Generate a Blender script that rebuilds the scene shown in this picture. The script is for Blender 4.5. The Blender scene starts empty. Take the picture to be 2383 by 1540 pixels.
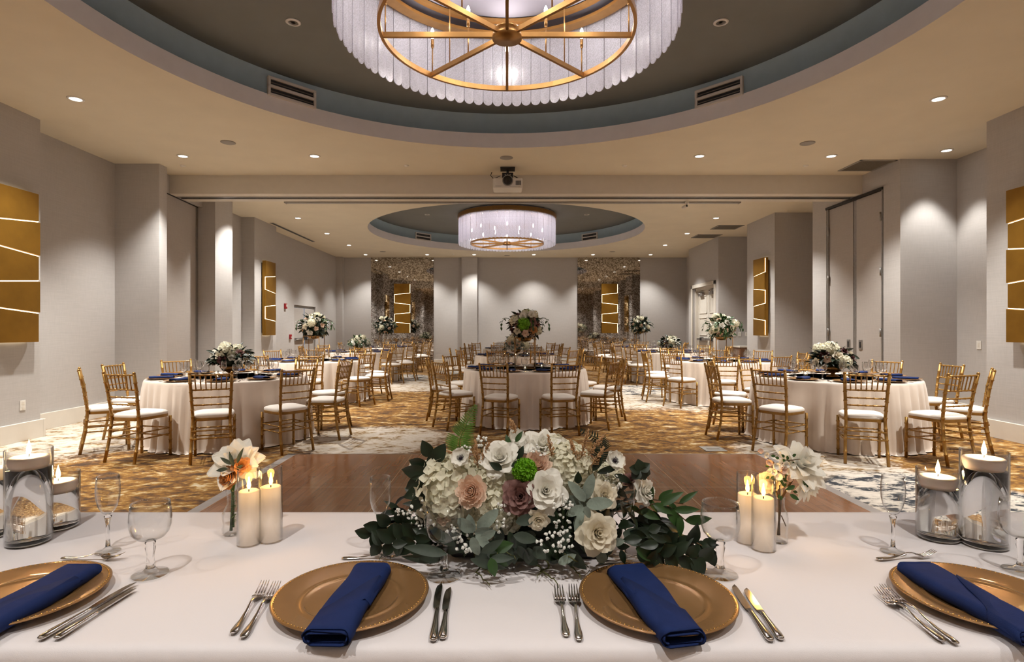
import bpy, bmesh, math, random
from mathutils import Vector, Matrix
PI = math.pi
sc = bpy.context.scene
C = sc.collection

# ------------------------------------------------------------------ camera, exposure, world
EYE = 1.36
CEIL = 4.0
F = 1300.0
PX0, PY0 = 1180.0, 765.0
cam_d = bpy.data.cameras.new('camera')
cam_d.sensor_width = 36.0
cam_d.lens = F * 36.0 / 2383.0
cam_d.shift_x = (1191.5 - PX0) / 2383.0
cam_d.shift_y = -(770.0 - PY0) / 2383.0
cam_d.clip_start = 0.05
cam = bpy.data.objects.new('camera', cam_d)
cam.location = (0, 0, EYE)
cam.rotation_euler = (PI / 2, 0, 0)
C.objects.link(cam)
sc.camera = cam

sc.view_settings.view_transform = 'Standard'
sc.view_settings.look = 'None'
sc.view_settings.gamma = 1.0
sc.view_settings.use_curve_mapping = False
sc.view_settings.exposure = 0.32

w = bpy.data.worlds.new('world')
w.use_nodes = True
w.node_tree.nodes['Background'].inputs[0].default_value = (0.55, 0.6, 0.7, 1)
w.node_tree.nodes['Background'].inputs[1].default_value = 0.3
sc.world = w
cy = sc.cycles
cy.use_adaptive_sampling = True
cy.adaptive_threshold = 0.05
cy.use_denoising = True
cy.max_bounces = 9
cy.diffuse_bounces = 4
cy.glossy_bounces = 4
cy.transmission_bounces = 9
cy.transparent_max_bounces = 24
cy.caustics_reflective = False
cy.caustics_refractive = False
cy.sample_clamp_indirect = 4.0
cy.blur_glossy = 0.5

LAMP = (1.0, 0.965, 0.90)
SPOT_W = 400.0
WALLSPOT_W = 150.0
CHAND_W = 5.2

# ------------------------------------------------------------------ helpers
def at(px, py, Y):
    return Vector(((px - PX0) / F * Y, Y, EYE - (py - PY0) / F * Y))
def on_z(px, py, z):
    Y = (EYE - z) * F / (py - PY0)
    return Vector(((px - PX0) / F * Y, Y, z))

def tag(o, label=None, cat=None, group=None, kind=None):
    if label: o['label'] = label
    if cat: o['category'] = cat
    if group: o['group'] = group
    if kind: o['kind'] = kind
    return o

def empty(name, loc=(0, 0, 0), rz=0.0, label=None, cat=None, group=None, kind=None):
    o = bpy.data.objects.new(name, None)
    o.empty_display_size = 0.05
    o.location = loc
    o.rotation_euler = (0, 0, rz)
    C.objects.link(o)
    return tag(o, label, cat, group, kind)

def dup(root, loc=None, rz=None, label=None, group=None):
    r = root.copy(); C.objects.link(r)
    if loc is not None: r.location = loc
    if rz is not None: r.rotation_euler = (0, 0, rz)
    if label: r['label'] = label
    if group: r['group'] = group
    for ch in KIDS.get(root.name, []):
        c = ch.copy(); C.objects.link(c); c.parent = r
        KIDS.setdefault(r.name, []).append(c)
        for g in KIDS.get(ch.name, []):
            d = g.copy(); C.objects.link(d); d.parent = c
            KIDS.setdefault(c.name, []).append(d)
    return r
KIDS = {}

class MB:
    def __init__(s):
        s.v = []; s.f = []; s.flat = []
    def add(s, vs, fs, M=None, flat=False):
        b = len(s.v)
        if M is not None: vs = [M @ Vector(v) for v in vs]
        s.v.extend([tuple(v) for v in vs])
        for f in fs:
            s.f.append(tuple(i + b for i in f)); s.flat.append(flat)
        return s
    def box(s, x0, x1, y0, y1, z0, z1, M=None):
        vs = [(x0,y0,z0),(x1,y0,z0),(x1,y1,z0),(x0,y1,z0),(x0,y0,z1),(x1,y0,z1),(x1,y1,z1),(x0,y1,z1)]
        fs = [(0,3,2,1),(4,5,6,7),(0,1,5,4),(1,2,6,5),(2,3,7,6),(3,0,4,7)]
        return s.add(vs, fs, M, True)
    def tube(s, pts, rad, n=10, cap=True, M=None, flat=1.0, up=None):
        pts = [Vector(p) for p in pts]
        if not hasattr(rad, '__len__'): rad = [rad] * len(pts)
        vs = []; fs = []
        u = None
        for i, p in enumerate(pts):
            t = (pts[min(i+1, len(pts)-1)] - pts[max(i-1, 0)])
            if t.length < 1e-9: t = Vector((0, 0, 1))
            t.normalize()
            if u is None:
                a = Vector(up) if up else (Vector((0, 0, 1)) if abs(t.z) < .9 else Vector((1, 0, 0)))
                u = (a - t * a.dot(t)).normalized()
            else:
                u = u - t * u.dot(t)
                u.normalize()
            wv = t.cross(u)
            for k in range(n):
                an = 2 * PI * k / n
                vs.append(p + (u * math.cos(an) * flat + wv * math.sin(an)) * rad[i])
        for i in range(len(pts) - 1):
            for k in range(n):
                a = i * n + k; b = i * n + (k + 1) % n
                fs.append((a, b, b + n, a + n))
        if cap:
            fs.append(tuple(reversed(range(n))))
            fs.append(tuple(range((len(pts)-1)*n, len(pts)*n)))
        return s.add(vs, fs, M)
    def lathe(s, prof, n=24, M=None, closed=False, c=(0, 0, 0)):
        vs = []; fs = []
        for (r, z) in prof:
            for k in range(n):
                an = 2 * PI * k / n
                vs.append((c[0] + r * math.cos(an), c[1] + r * math.sin(an), c[2] + z))
        m = len(prof)
        for i in range(m if closed else m - 1):
            j = (i + 1) % m
            for k in range(n):
                k2 = (k + 1) % n
                fs.append((i*n+k, i*n+k2, j*n+k2, j*n+k))
        if not closed:
            if prof[0][0] > 1e-6 : fs.append(tuple(reversed(range(n))))
            if prof[-1][0] > 1e-6: fs.append(tuple(range((m-1)*n, m*n)))
        return s.add(vs, fs, M)
    def lathe_open(s, prof, n=24, M=None):
        vs = []; fs = []
        for (r, z) in prof:
            for k in range(n):
                an = 2 * PI * k / n
                vs.append((r * math.cos(an), r * math.sin(an), z))
        for i in range(len(prof) - 1):
            for k in range(n):
                k2 = (k + 1) % n
                fs.append((i*n+k, i*n+k2, (i+1)*n+k2, (i+1)*n+k))
        return s.add(vs, fs, M)
    def ball(s, c, r, nu=8, nv=6, M=None, sz=1.0):
        prof = []
        vs = [(c[0], c[1], c[2] - r*sz)]; fs = []
        for i in range(1, nv):
            a = PI * i / nv
            for k in range(nu):
                b = 2*PI*k/nu
                vs.append((c[0]+r*math.sin(a)*math.cos(b), c[1]+r*math.sin(a)*math.sin(b), c[2]-r*sz*math.cos(a)))
        vs.append((c[0], c[1], c[2] + r*sz))
        for k in range(nu):
            fs.append((0, 1+(k+1)%nu, 1+k))
            fs.append((len(vs)-1, 1+(nv-2)*nu+k, 1+(nv-2)*nu+(k+1)%nu))
        for i in range(nv-2):
            for k in range(nu):
                a = 1+i*nu+k; b = 1+i*nu+(k+1)%nu
                fs.append((a, b, b+nu, a+nu))
        return s.add(vs, fs, M)
    def prism(s, poly, z0, z1, M=None):
        n = len(poly)
        vs = [(x, y, z0) for x, y in poly] + [(x, y, z1) for x, y in poly]
        fs = [tuple(reversed(range(n))), tuple(range(n, 2*n))]
        for k in range(n):
            k2 = (k+1) % n
            fs.append((k, k2, n+k2, n+k))
        return s.add(vs, fs, M, True)
    def mesh(s, name):
        me = bpy.data.meshes.new(name)
        me.from_pydata(s.v, [], s.f)
        me.polygons.foreach_set('use_smooth', [not q for q in s.flat])
        me.update()
        return me
    def build(s, name, mat, parent=None, bevel=0.0, sub=0, label=None, kind=None, fixn=False):
        me = s.mesh(name)
        if fixn:
            bm = bmesh.new(); bm.from_mesh(me)
            bmesh.ops.recalc_face_normals(bm, faces=bm.faces[:])
            bm.to_mesh(me); bm.free()
        o = bpy.data.objects.new(name, me)
        if isinstance(mat, (list, tuple)):
            for m_ in mat: me.materials.append(m_)
        else: me.materials.append(mat)
        C.objects.link(o)
        if parent is not None:
            o.parent = parent
            KIDS.setdefault(parent.name, []).append(o)
        if bevel:
            md = o.modifiers.new('bevel', 'BEVEL'); md.width = bevel; md.segments = 2; md.limit_method = 'ANGLE'
        if sub:
            md = o.modifiers.new('sub', 'SUBSURF'); md.levels = sub; md.render_levels = sub
        if label: o['label'] = label
        if kind: o['kind'] = kind
        return o

def share(o, name, parent, M=None, label=None):
    """another object with the same mesh"""
    n = bpy.data.objects.new(name, o.data); C.objects.link(n)
    n.parent = parent
    if M is not None: n.matrix_local = M
    KIDS.setdefault(parent.name, []).append(n)
    if label: n['label'] = label
    return n

def T(x=0, y=0, z=0): return Matrix.Translation((x, y, z))
def R(a, ax): return Matrix.Rotation(a, 4, ax)
def S(k): return Matrix.Scale(k, 4)
def look_matrix(loc, d, roll=0.0):
    """local +Z points along d"""
    d = Vector(d).normalized()
    q = d.to_track_quat('Z', 'Y')
    return T(*loc) @ q.to_matrix().to_4x4() @ R(roll, 'Z')

# ------------------------------------------------------------------ materials
def nt(name):
    m = bpy.data.materials.new(name); m.use_nodes = True
    t = m.node_tree; t.nodes.clear()
    out = t.nodes.new('ShaderNodeOutputMaterial')
    return m, t, out
def N(t, ty, **kw):
    n = t.nodes.new(ty)
    for k, v in kw.items():
        if hasattr(n, k): setattr(n, k, v)
        else: n.inputs[k].default_value = v
    return n
def srgb(r, g, b):
    f = lambda c: (c/255/12.92) if c/255 <= .04045 else ((c/255+.055)/1.055)**2.4
    return (f(r), f(g), f(b), 1)
def objvec(t, sx=1, sy=1, sz=1, rz=0.0):
    tc = t.nodes.new('ShaderNodeTexCoord')
    mp = t.nodes.new('ShaderNodeMapping')
    mp.inputs['Scale'].default_value = (sx, sy, sz)
    mp.inputs['Rotation'].default_value = (0, 0, rz)
    t.links.new(tc.outputs['Object'], mp.inputs['Vector'])
    return mp.outputs['Vector']
def noise(t, vec, scale, detail=3, rough=.5, dist=0.0):
    n = t.nodes.new('ShaderNodeTexNoise')
    n.inputs['Scale'].default_value = scale; n.inputs['Detail'].default_value = detail
    n.inputs['Roughness'].default_value = rough; n.inputs['Distortion'].default_value = dist
    t.links.new(vec, n.inputs['Vector'])
    return n.outputs['Fac']
def ramp(t, fac, stops):
    r = t.nodes.new('ShaderNodeValToRGB')
    e = r.color_ramp.elements
    while len(e) > 1: e.remove(e[-1])
    e[0].position = stops[0][0]; e[0].color = stops[0][1]
    for p, c in stops[1:]:
        q = e.new(p); q.color = c
    t.links.new(fac, r.inputs['Fac'])
    return r.outputs['Color']
def mixc(t, fac, a, b, mode='MIX'):
    m = t.nodes.new('ShaderNodeMix'); m.data_type = 'RGBA'; m.blend_type = mode
    for sck, v in ((m.inputs[0], fac), (m.inputs[6], a), (m.inputs[7], b)):
        if isinstance(v, (int, float)): sck.default_value = v
        elif isinstance(v, tuple): sck.default_value = v
        else: t.links.new(v, sck)
    return m.outputs[2]
def math_(t, op, a, b=None, c=None, clamp=False):
    m = t.nodes.new('ShaderNodeMath'); m.operation = op; m.use_clamp = clamp
    for i, v in enumerate((a, b, c)):
        if v is None: continue
        if isinstance(v, (int, float)): m.inputs[i].default_value = v
        else: t.links.new(v, m.inputs[i])
    return m.outputs[0]
def bump(t, h, strength=.2, dist=.01):
    b = t.nodes.new('ShaderNodeBump')
    b.inputs['Strength'].default_value = strength; b.inputs['Distance'].default_value = dist
    t.links.new(h, b.inputs['Height'])
    return b.outputs['Normal']
def simple(name, col, rough=.5, metal=0.0, var=0.0, vscale=8.0, bmp=0.0, bscale=60.0, sheen=0.0, coat=0.0, sss=0.0, trans=0.0, spec=None):
    m, t, out = nt(name)
    p = t.nodes.new('ShaderNodeBsdfPrincipled')
    p.inputs['Roughness'].default_value = rough; p.inputs['Metallic'].default_value = metal
    p.inputs['Sheen Weight'].default_value = sheen; p.inputs['Coat Weight'].default_value = coat
    p.inputs['Subsurface Weight'].default_value = sss
    if sss: p.inputs['Subsurface Radius'].default_value = (.02, .012, .008)
    if spec is not None: p.inputs['Specular IOR Level'].default_value = spec
    vec = objvec(t)
    n = noise(t, vec, vscale, 4)
    dark = tuple(c * (1 - var) for c in col[:3]) + (1,)
    lite = tuple(min(1, c * (1 + var)) for c in col[:3]) + (1,)
    t.links.new(ramp(t, n, [(.3, dark), (.7, lite)]), p.inputs['Base Color'])
    if bmp:
        t.links.new(bump(t, noise(t, vec, bscale, 3), bmp, .003), p.inputs['Normal'])
    sh = p.outputs[0]
    if trans:
        tr = N(t, 'ShaderNodeBsdfTranslucent'); tr.inputs['Color'].default_value = lite
        mx = t.nodes.new('ShaderNodeMixShader'); mx.inputs[0].default_value = trans
        t.links.new(sh, mx.inputs[1]); t.links.new(tr.outputs[0], mx.inputs[2]); sh = mx.outputs[0]
    t.links.new(sh, out.inputs[0])
    return m
def emis(name, col, strength):
    m, t, out = nt(name)
    e = t.nodes.new('ShaderNodeEmission'); e.inputs[0].default_value = tuple(col[:3]) + (1,); e.inputs[1].default_value = strength
    t.links.new(e.outputs[0], out.inputs[0])
    return m
def thin_glass(name, tint=(.97, .98, .98, 1), ior=1.45, boost=1.0, rough=0.0):
    m, t, out = nt(name)
    tr = t.nodes.new('ShaderNodeBsdfTransparent'); tr.inputs[0].default_value = tint
    gl = t.nodes.new('ShaderNodeBsdfGlossy'); gl.inputs['Roughness'].default_value = rough
    lw = t.nodes.new('ShaderNodeLayerWeight'); lw.inputs[0].default_value = .5
    f5 = math_(t, 'POWER', lw.outputs['Facing'], 3.6)
    f = math_(t, 'MULTIPLY', math_(t, 'ADD', math_(t, 'MULTIPLY', f5, .95), .026), boost, clamp=True)
    mx = t.nodes.new('ShaderNodeMixShader')
    t.links.new(f, mx.inputs[0]); t.links.new(tr.outputs[0], mx.inputs[1]); t.links.new(gl.outputs[0], mx.inputs[2])
    t.links.new(mx.outputs[0], out.inputs[0])
    return m
def solid_glass(name, ior=1.33, col=(1, 1, 1, 1), rough=0.0):
    m, t, out = nt(name)
    g = t.nodes.new('ShaderNodeBsdfGlass'); g.inputs['IOR'].default_value = ior; g.inputs['Color'].default_value = col
    g.inputs['Roughness'].default_value = rough
    t.links.new(g.outputs[0], out.inputs[0])
    return m

def wall_mat(name, col):
    m, t, out = nt(name)
    p = t.nodes.new('ShaderNodeBsdfPrincipled'); p.inputs['Roughness'].default_value = .75
    v = objvec(t, 3, 3, 160)
    n1 = noise(t, v, 1.0, 4, .6)
    v2 = objvec(t, 60, 60, 8)
    n2 = noise(t, v2, 1.0, 2)
    f = math_(t, 'ADD', math_(t, 'MULTIPLY', n1, .7), math_(t, 'MULTIPLY', n2, .3))
    a = tuple(c * .92 for c in col[:3]) + (1,); b = tuple(min(1, c * 1.05) for c in col[:3]) + (1,)
    t.links.new(ramp(t, f, [(.35, a), (.65, b)]), p.inputs['Base Color'])
    t.links.new(bump(t, f, .12, .003), p.inputs['Normal'])
    t.links.new(p.outputs[0], out.inputs[0])
    return m

M = {}
M['wall'] = wall_mat('grasscloth_grey', srgb(182, 178, 176))
M['door_panel'] = wall_mat('grasscloth_door', srgb(172, 165, 160))
M['ceiling'] = simple('ceiling_paint', srgb(222, 213, 194), .85, var=.03, vscale=2)
M['band'] = simple('cove_lavender_paint', srgb(240, 236, 234), .8, var=.02)
M['blue'] = simple('cove_slate_paint', srgb(176, 196, 202), .8, var=.03)
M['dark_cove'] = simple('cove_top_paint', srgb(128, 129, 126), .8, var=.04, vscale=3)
M['white_trim'] = simple('trim_white', srgb(214, 208, 198), .55, var=.02)
M['white_plastic'] = simple('white_plastic', srgb(225, 222, 216), .4)
M['grey_plastic'] = simple('grey_plastic', srgb(150, 146, 140), .5)
M['vent'] = simple('vent_grey', srgb(120, 112, 102), .6, var=.1, vscale=80)
M['black'] = simple('black_plastic', (.012, .012, .013, 1), .5)
M['alu'] = simple('brushed_aluminium', srgb(150, 146, 142), .4, metal=.7, var=.1, vscale=20)
M['steel'] = simple('cutlery_steel', srgb(214, 210, 206), .14, metal=1.0, var=.03)
M['chair_gold'] = simple('chair_gold_paint', srgb(160, 119, 56), .36, metal=.5, var=.14, vscale=22, bmp=.1, bscale=90, coat=.2)
M['cushion'] = simple('cushion_white', srgb(238, 230, 222), .85, var=.02, bmp=.1, bscale=14, sheen=.2)
M['brass'] = simple('brushed_brass', srgb(166, 124, 72), .36, metal=.8, var=.08, vscale=14)
M['sconce_gold'] = simple('sconce_gold', srgb(150, 110, 40), .42, metal=.75, var=.1, vscale=5)
M['charger'] = simple('charger_gold', srgb(168, 127, 82), .27, metal=.5, var=.03, vscale=30, coat=.35)
M['bead'] = simple('charger_bead_gold', srgb(236, 190, 110), .2, metal=.9)
M['navy'] = simple('navy_napkin', srgb(20, 40, 90), .8, var=.1, vscale=30, bmp=.2, bscale=700, spec=.25)
M['wax'] = simple('white_wax', srgb(250, 236, 224), .5, sss=.2, trans=.2)
M['led_wax'] = simple('led_wax', srgb(252, 246, 238), .4, trans=.4)
M['wick'] = simple('wick', (.02, .015, .01, 1), .9)
M['flame'] = emis('flame', (1.0, .62, .22), 22)
M['led_flame'] = emis('led_flame', (1.0, .50, .08), 13)
M['tea_flame'] = emis('tea_flame', (1.0, .7, .35), 16)
M['bulb'] = emis('bulb_glow', (1.0, .93, .85), 30)
M['lamp_disc'] = emis('downlight_glow', (1.0, .95, .86), 9)
M['seam'] = emis('sconce_glow', (1.0, .8, .5), 4.5)
M['sky_gap'] = emis('daylight_gap', (.35, .6, 1.0), 1.6)
M['exit_green'] = emis('exit_green', (.05, .9, .5), 1.6)
M['red'] = simple('alarm_red', srgb(150, 20, 28), .4)
M['glass'] = thin_glass('clear_glass', tint=(.984, .988, .988, 1), boost=1.35)
M['far_glass'] = thin_glass('clear_glass_small', tint=(.985, .985, .985, 1), boost=2.4, rough=.09)
M['foot_glass'] = thin_glass('clear_glass_foot', tint=(.97, .975, .975, 1), boost=1.5)
M['water'] = solid_glass('water', 1.33)
M['stem_glass'] = solid_glass('stem_glass', 1.45)
M['satin'] = simple('champagne_satin', srgb(234, 219, 205), .40, var=.02, sheen=.35)
M['linen'] = None
M['leaf_dark'] = simple('leaf_dark', srgb(25, 40, 22), .42, var=.4, vscale=25)
M['leaf_mid'] = simple('leaf_mid', srgb(44, 74, 28), .45, var=.3, vscale=25)
M['leaf_fern'] = simple('leaf_fern', srgb(86, 122, 40), .5, var=.3, vscale=25)
M['leaf_grey'] = simple('leaf_grey', srgb(122, 134, 122), .8, var=.18, vscale=40, sheen=.4, bmp=.3, bscale=150)
M['leaf_blue'] = simple('leaf_blue_green', srgb(54, 66, 54), .6, var=.25, vscale=30)
M['twig'] = simple('twig_brown', srgb(84, 62, 36), .8, var=.3, vscale=60)
M['moss'] = simple('moss_root', srgb(88, 88, 48), .9, var=.3, vscale=90, bmp=.6, bscale=300)
M['pampas'] = simple('dried_tan', srgb(186, 146, 104), .9, var=.2, vscale=60)
for nme, c, v in (('petal_white', (250, 247, 238), .03), ('petal_cream', (240, 231, 210), .05), ('petal_peach', (250, 222, 200), .06),
               ('petal_mauve', (142, 104, 98), .12), ('petal_tan', (196, 138, 84), .12), ('petal_green', (120, 180, 30), .2),
               ('petal_hydrangea', (238, 234, 212), .07), ('petal_dark', (40, 24, 40), .2), ('petal_blush', (240, 212, 190), .07),
               ('petal_burgundy', (92, 52, 52), .2)):
    M[nme] = simple(nme, srgb(*c), .6, var=v, vscale=18, trans=.25)
M['breath'] = simple('breath_white', srgb(244, 244, 238), .7)
M['wood_cab'] = simple('cabinet_wood', srgb(118, 84, 58), .5, var=.2, vscale=14)

# head table linen
def linen():
    m, t, out = nt('white_linen')
    p = t.nodes.new('ShaderNodeBsdfPrincipled'); p.inputs['Roughness'].default_value = .8
    p.inputs['Sheen Weight'].default_value = .15
    v = objvec(t)
    p.inputs['Base Color'].default_value = srgb(240, 234, 236)
    n1 = noise(t, v, 3.0, 3, .5, .6)
    v2 = objvec(t, 900, 900, 900)
    n2 = noise(t, v2, 1.0, 1)
    h = math_(t, 'ADD', math_(t, 'MULTIPLY', n1, 1.0), math_(t, 'MULTIPLY', n2, .03))
    t.links.new(bump(t, h, .35, .03), p.inputs['Normal'])
    t.links.new(p.outputs[0], out.inputs[0])
    return m
M['linen'] = linen()

# carpet
def carpet():
    m, t, out = nt('patterned_carpet')
    p = t.nodes.new('ShaderNodeBsdfPrincipled'); p.inputs['Roughness'].default_value = .95
    p.inputs['Sheen Weight'].default_value = .1
    v = objvec(t, 3.4, 5.2, 1)
    n1 = noise(t, v, 1.15, 7, .62, .35)
    n1b = noise(t, objvec(t, 13, 22, 1), 1.0, 5, .65, .3)
    fleck = math_(t, 'ADD', math_(t, 'MULTIPLY', n1, .6), math_(t, 'MULTIPLY', n1b, .4))
    gold = ramp(t, fleck, [(.40, srgb(62, 38, 8)), (.46, srgb(106, 66, 12)), (.50, srgb(138, 93, 20)), (.54, srgb(158, 114, 42)), (.58, srgb(196, 168, 118)), (.66, srgb(212, 200, 176))])
    pale = ramp(t, fleck, [(.36, srgb(96, 66, 30)), (.43, srgb(150, 118, 70)), (.465, srgb(196, 180, 158)), (.55, srgb(214, 204, 192)), (.7, srgb(196, 184, 172))])
    inky = ramp(t, math_(t, 'ADD', fleck, 0.0), [(.43, srgb(20, 30, 42)), (.47, srgb(70, 74, 80)), (.50, srgb(200, 190, 178)), (.60, srgb(222, 212, 200))])
    big = noise(t, objvec(t), .45, 3, .55, .4)
    tc = t.nodes.new('ShaderNodeTexCoord')
    def blob(cx, cy, r):
        d = t.nodes.new('ShaderNodeVectorMath'); d.operation = 'DISTANCE'
        t.links.new(tc.outputs['Object'], d.inputs[0]); d.inputs[1].default_value = (cx, cy, 0)
        return math_(t, 'SUBTRACT', 1.0, math_(t, 'DIVIDE', d.outputs['Value'], r), clamp=True)
    acc = None
    for b in ((-5.6, 6.9, 2.3), (3.0, 11.0, 2.2), (-1.6, 6.9, 1.3), (2.9, 4.9, 1.5), (-2.0, 13.6, 2.0), (3.3, 6.0, 1.0), (0, 19, 3), (-6, 12, 2.5)):
        q = blob(*b); acc = q if acc is None else math_(t, 'MAXIMUM', acc, q)
    mk = math_(t, 'ADD', math_(t, 'MULTIPLY', acc, 1.3), math_(t, 'MULTIPLY', math_(t, 'SUBTRACT', big, .5), 1.6))
    mk = math_(t, 'ADD', mk, math_(t, 'MULTIPLY', math_(t, 'SUBTRACT', n1b, .5), 1.0))
    mkr = ramp(t, mk, [(.30, (0, 0, 0, 1)), (.5, (1, 1, 1, 1))])
    col = mixc(t, mkr, gold, pale)
    ink = None
    for b in ((3.5, 4.5, 1.2), (-3.2, 15.5, 2.0), (2.8, 12.6, 1.6), (-1.2, 17.5, 1.8), (4.5, 3.5, 1.3)):
        q = blob(*b); ink = q if ink is None else math_(t, 'MAXIMUM', ink, q)
    inr = ramp(t, math_(t, 'ADD', ink, math_(t, 'MULTIPLY', math_(t, 'SUBTRACT', big, .5), .8)), [(.30, (0, 0, 0, 1)), (.42, (1, 1, 1, 1))])
    col = mixc(t, inr, col, inky)
    t.links.new(col, p.inputs['Base Color'])
    t.links.new(bump(t, noise(t, objvec(t, 250, 250, 250), 1, 1), .4, .004), p.inputs['Normal'])
    t.links.new(p.outputs[0], out.inputs[0])
    return m
M['carpet'] = carpet()

def dance():
    m, t, out = nt('parquet_wood')
    p = t.nodes.new('ShaderNodeBsdfPrincipled'); p.inputs['Roughness'].default_value = .17
    p.inputs['Coat Weight'].default_value = .35; p.inputs['Coat Roughness'].default_value = .12
    tc = t.nodes.new('ShaderNodeTexCoord')
    mp = t.nodes.new('ShaderNodeMapping'); mp.inputs['Rotation'].default_value = (0, 0, PI/2)
    t.links.new(tc.outputs['Object'], mp.inputs['Vector'])
    b = t.nodes.new('ShaderNodeTexBrick')
    b.inputs['Color1'].default_value = srgb(142, 98, 72); b.inputs['Color2'].default_value = srgb(166, 120, 90)
    b.inputs['Mortar'].default_value = srgb(92, 62, 44)
    b.inputs['Scale'].default_value = 1.0; b.inputs['Mortar Size'].default_value = .0012
    b.inputs['Brick Width'].default_value = .61; b.inputs['Row Height'].default_value = .076; b.inputs['Bias'].default_value = 0
    b.offset = .37
    t.links.new(mp.outputs[0], b.inputs['Vector'])
    g = noise(t, objvec(t, 40, 3, 1), 1, 4)
    col = mixc(t, .35, b.outputs['Color'], ramp(t, g, [(.3, srgb(112, 74, 54)), (.7, srgb(160, 116, 88))]))
    sx = t.nodes.new('ShaderNodeSeparateXYZ'); t.links.new(tc.outputs['Object'], sx.inputs[0])
    def seam(sck, off):
        a = math_(t, 'FRACT', math_(t, 'DIVIDE', math_(t, 'ADD', sck, off), 1.2475))
        return math_(t, 'LESS_THAN', a, .004)
    s_ = math_(t, 'MAXIMUM', seam(sx.outputs[0], 2.27 + 12.475), seam(sx.outputs[1], 12.475 - 6.01 + .003))
    col = mixc(t, s_, col, srgb(206, 178, 150))
    t.links.new(col, p.inputs['Base Color'])
    t.links.new(p.outputs[0], out.inputs[0])
    return m
M['dance'] = dance()

def mosaic():
    m, t, out = nt('mosaic_mirror')
    p = t.nodes.new('ShaderNodeBsdfPrincipled'); p.inputs['Metallic'].default_value = 1.0
    p.inputs['Roughness'].default_value = .04
    vo = t.nodes.new('ShaderNodeTexVoronoi'); vo.inputs['Scale'].default_value = 30
    t.links.new(objvec(t), vo.inputs['Vector'])
    sx = t.nodes.new('ShaderNodeSeparateColor'); t.links.new(vo.outputs['Color'], sx.inputs[0])
    c = ramp(t, sx.outputs[0], [(.2, srgb(130, 122, 114)), (.5, srgb(176, 170, 164)), (.85, srgb(214, 210, 206))])
    t.links.new(c, p.inputs['Base Color'])
    t.links.new(p.outputs[0], out.inputs[0])
    return m
M['mosaic'] = mosaic()

def frosted():
    m, t, out = nt('frosted_glass_panel')
    tl = t.nodes.new('ShaderNodeBsdfTranslucent'); tl.inputs[0].default_value = (.84, .83, .93, 1)
    df = t.nodes.new('ShaderNodeBsdfDiffuse'); df.inputs[0].default_value = (.78, .78, .85, 1)
    tr = t.nodes.new('ShaderNodeBsdfTransparent'); tr.inputs[0].default_value = (.95, .93, .97, 1)
    gl = t.nodes.new('ShaderNodeBsdfGlossy'); gl.inputs['Roughness'].default_value = .25
    a = t.nodes.new('ShaderNodeMixShader'); a.inputs[0].default_value = .35
    t.links.new(tl.outputs[0], a.inputs[1]); t.links.new(df.outputs[0], a.inputs[2])
    b = t.nodes.new('ShaderNodeMixShader')
    n = noise(t, objvec(t), 130, 2, .6)
    t.links.new(ramp(t, n, [(.35, (.5, .5, .5, 1)), (.65, (.22, .22, .22, 1))]), b.inputs[0])
    t.links.new(a.outputs[0], b.inputs[1]); t.links.new(tr.outputs[0], b.inputs[2])
    c = t.nodes.new('ShaderNodeMixShader'); c.inputs[0].default_value = .06
    t.links.new(b.outputs[0], c.inputs[1]); t.links.new(gl.outputs[0], c.inputs[2])
    t.links.new(c.outputs[0], out.inputs[0])
    return m
M['frosted'] = frosted()
M['canopy'] = simple('canopy_lavender_white', srgb(168, 164, 176), .8)

# ------------------------------------------------------------------ the room
CX, CY1, CY2, CR = -0.02, 4.45, 15.36, 3.70
COVE = 4.50
def struct(name, mb, m, parent=None, **k):
    return mb.build(name, m, parent, kind='structure' if parent is None else None, **k)

fl = MB(); fl.box(-7.4, 7.4, -1.3, 21.1, -.12, 0)
struct('floor', fl, M['carpet'])
df = MB(); df.box(-2.27, 2.68, .9, 6.01, 0, .012)
dfo = struct('floor_dance', df, M['dance'])
tr = MB()
tr.prism([(-2.36, .8), (-2.27, .9), (-2.27, 6.01), (-2.36, 6.03)], 0, .010)
tr.prism([(2.68, .9), (2.77, .8), (2.77, 6.03), (2.68, 6.01)], 0, .010)
struct('trim_dance_floor', tr, simple('ramp_grey', srgb(158, 150, 146), .5, var=.08))
tr2 = MB(); tr2.box(-2.36, 2.77, 6.01, 6.03, 0, .013)
struct('trim_dance_floor_back', tr2, M['alu'])

def ceil_part(y0, y1, cyc):
    mb = MB(); n = 128; vs = []; fs = []
    x0, x1 = -7.4, 7.4
    for zz in (CEIL, CEIL + .01):
        for k in range(n):
            a = 2*PI*k/n
            vs.append((CX + CR*math.cos(a), cyc + CR*math.sin(a), zz))
    for k in range(n):
        a = 2*PI*k/n; dx, dy = math.cos(a), math.sin(a)
        tx = ((x1 if dx > 0 else x0) - CX)/dx if abs(dx) > 1e-6 else 1e9
        ty = ((y1 if dy > 0 else y0) - cyc)/dy if abs(dy) > 1e-6 else 1e9
        tt = min(tx, ty)
        vs.append((CX + dx*tt, cyc + dy*tt, CEIL))
    for k in range(n):
        k2 = (k+1) % n
        fs.append((k, k2, 2*n+k2, 2*n+k))
    # corners
    b = len(vs)
    for (cx_, cy_) in ((x1, y1), (x0, y1), (x0, y0), (x1, y0)):
        ang = math.atan2(cy_ - cyc, cx_ - CX) % (2*PI)
        k = int(ang / (2*PI) * n); k2 = (k+1) % n
        vs.append((cx_, cy_, CEIL)); fs.append((2*n+k, 2*n+k2, len(vs)-1))
    mb.add(vs, fs, None, True)
    return mb
for nm, a in (('ceiling_front', (-1.3, 9.9, CY1)), ('ceiling_back', (9.9, 21.1, CY2))):
    struct(nm, ceil_part(*a), M['ceiling'])
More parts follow.
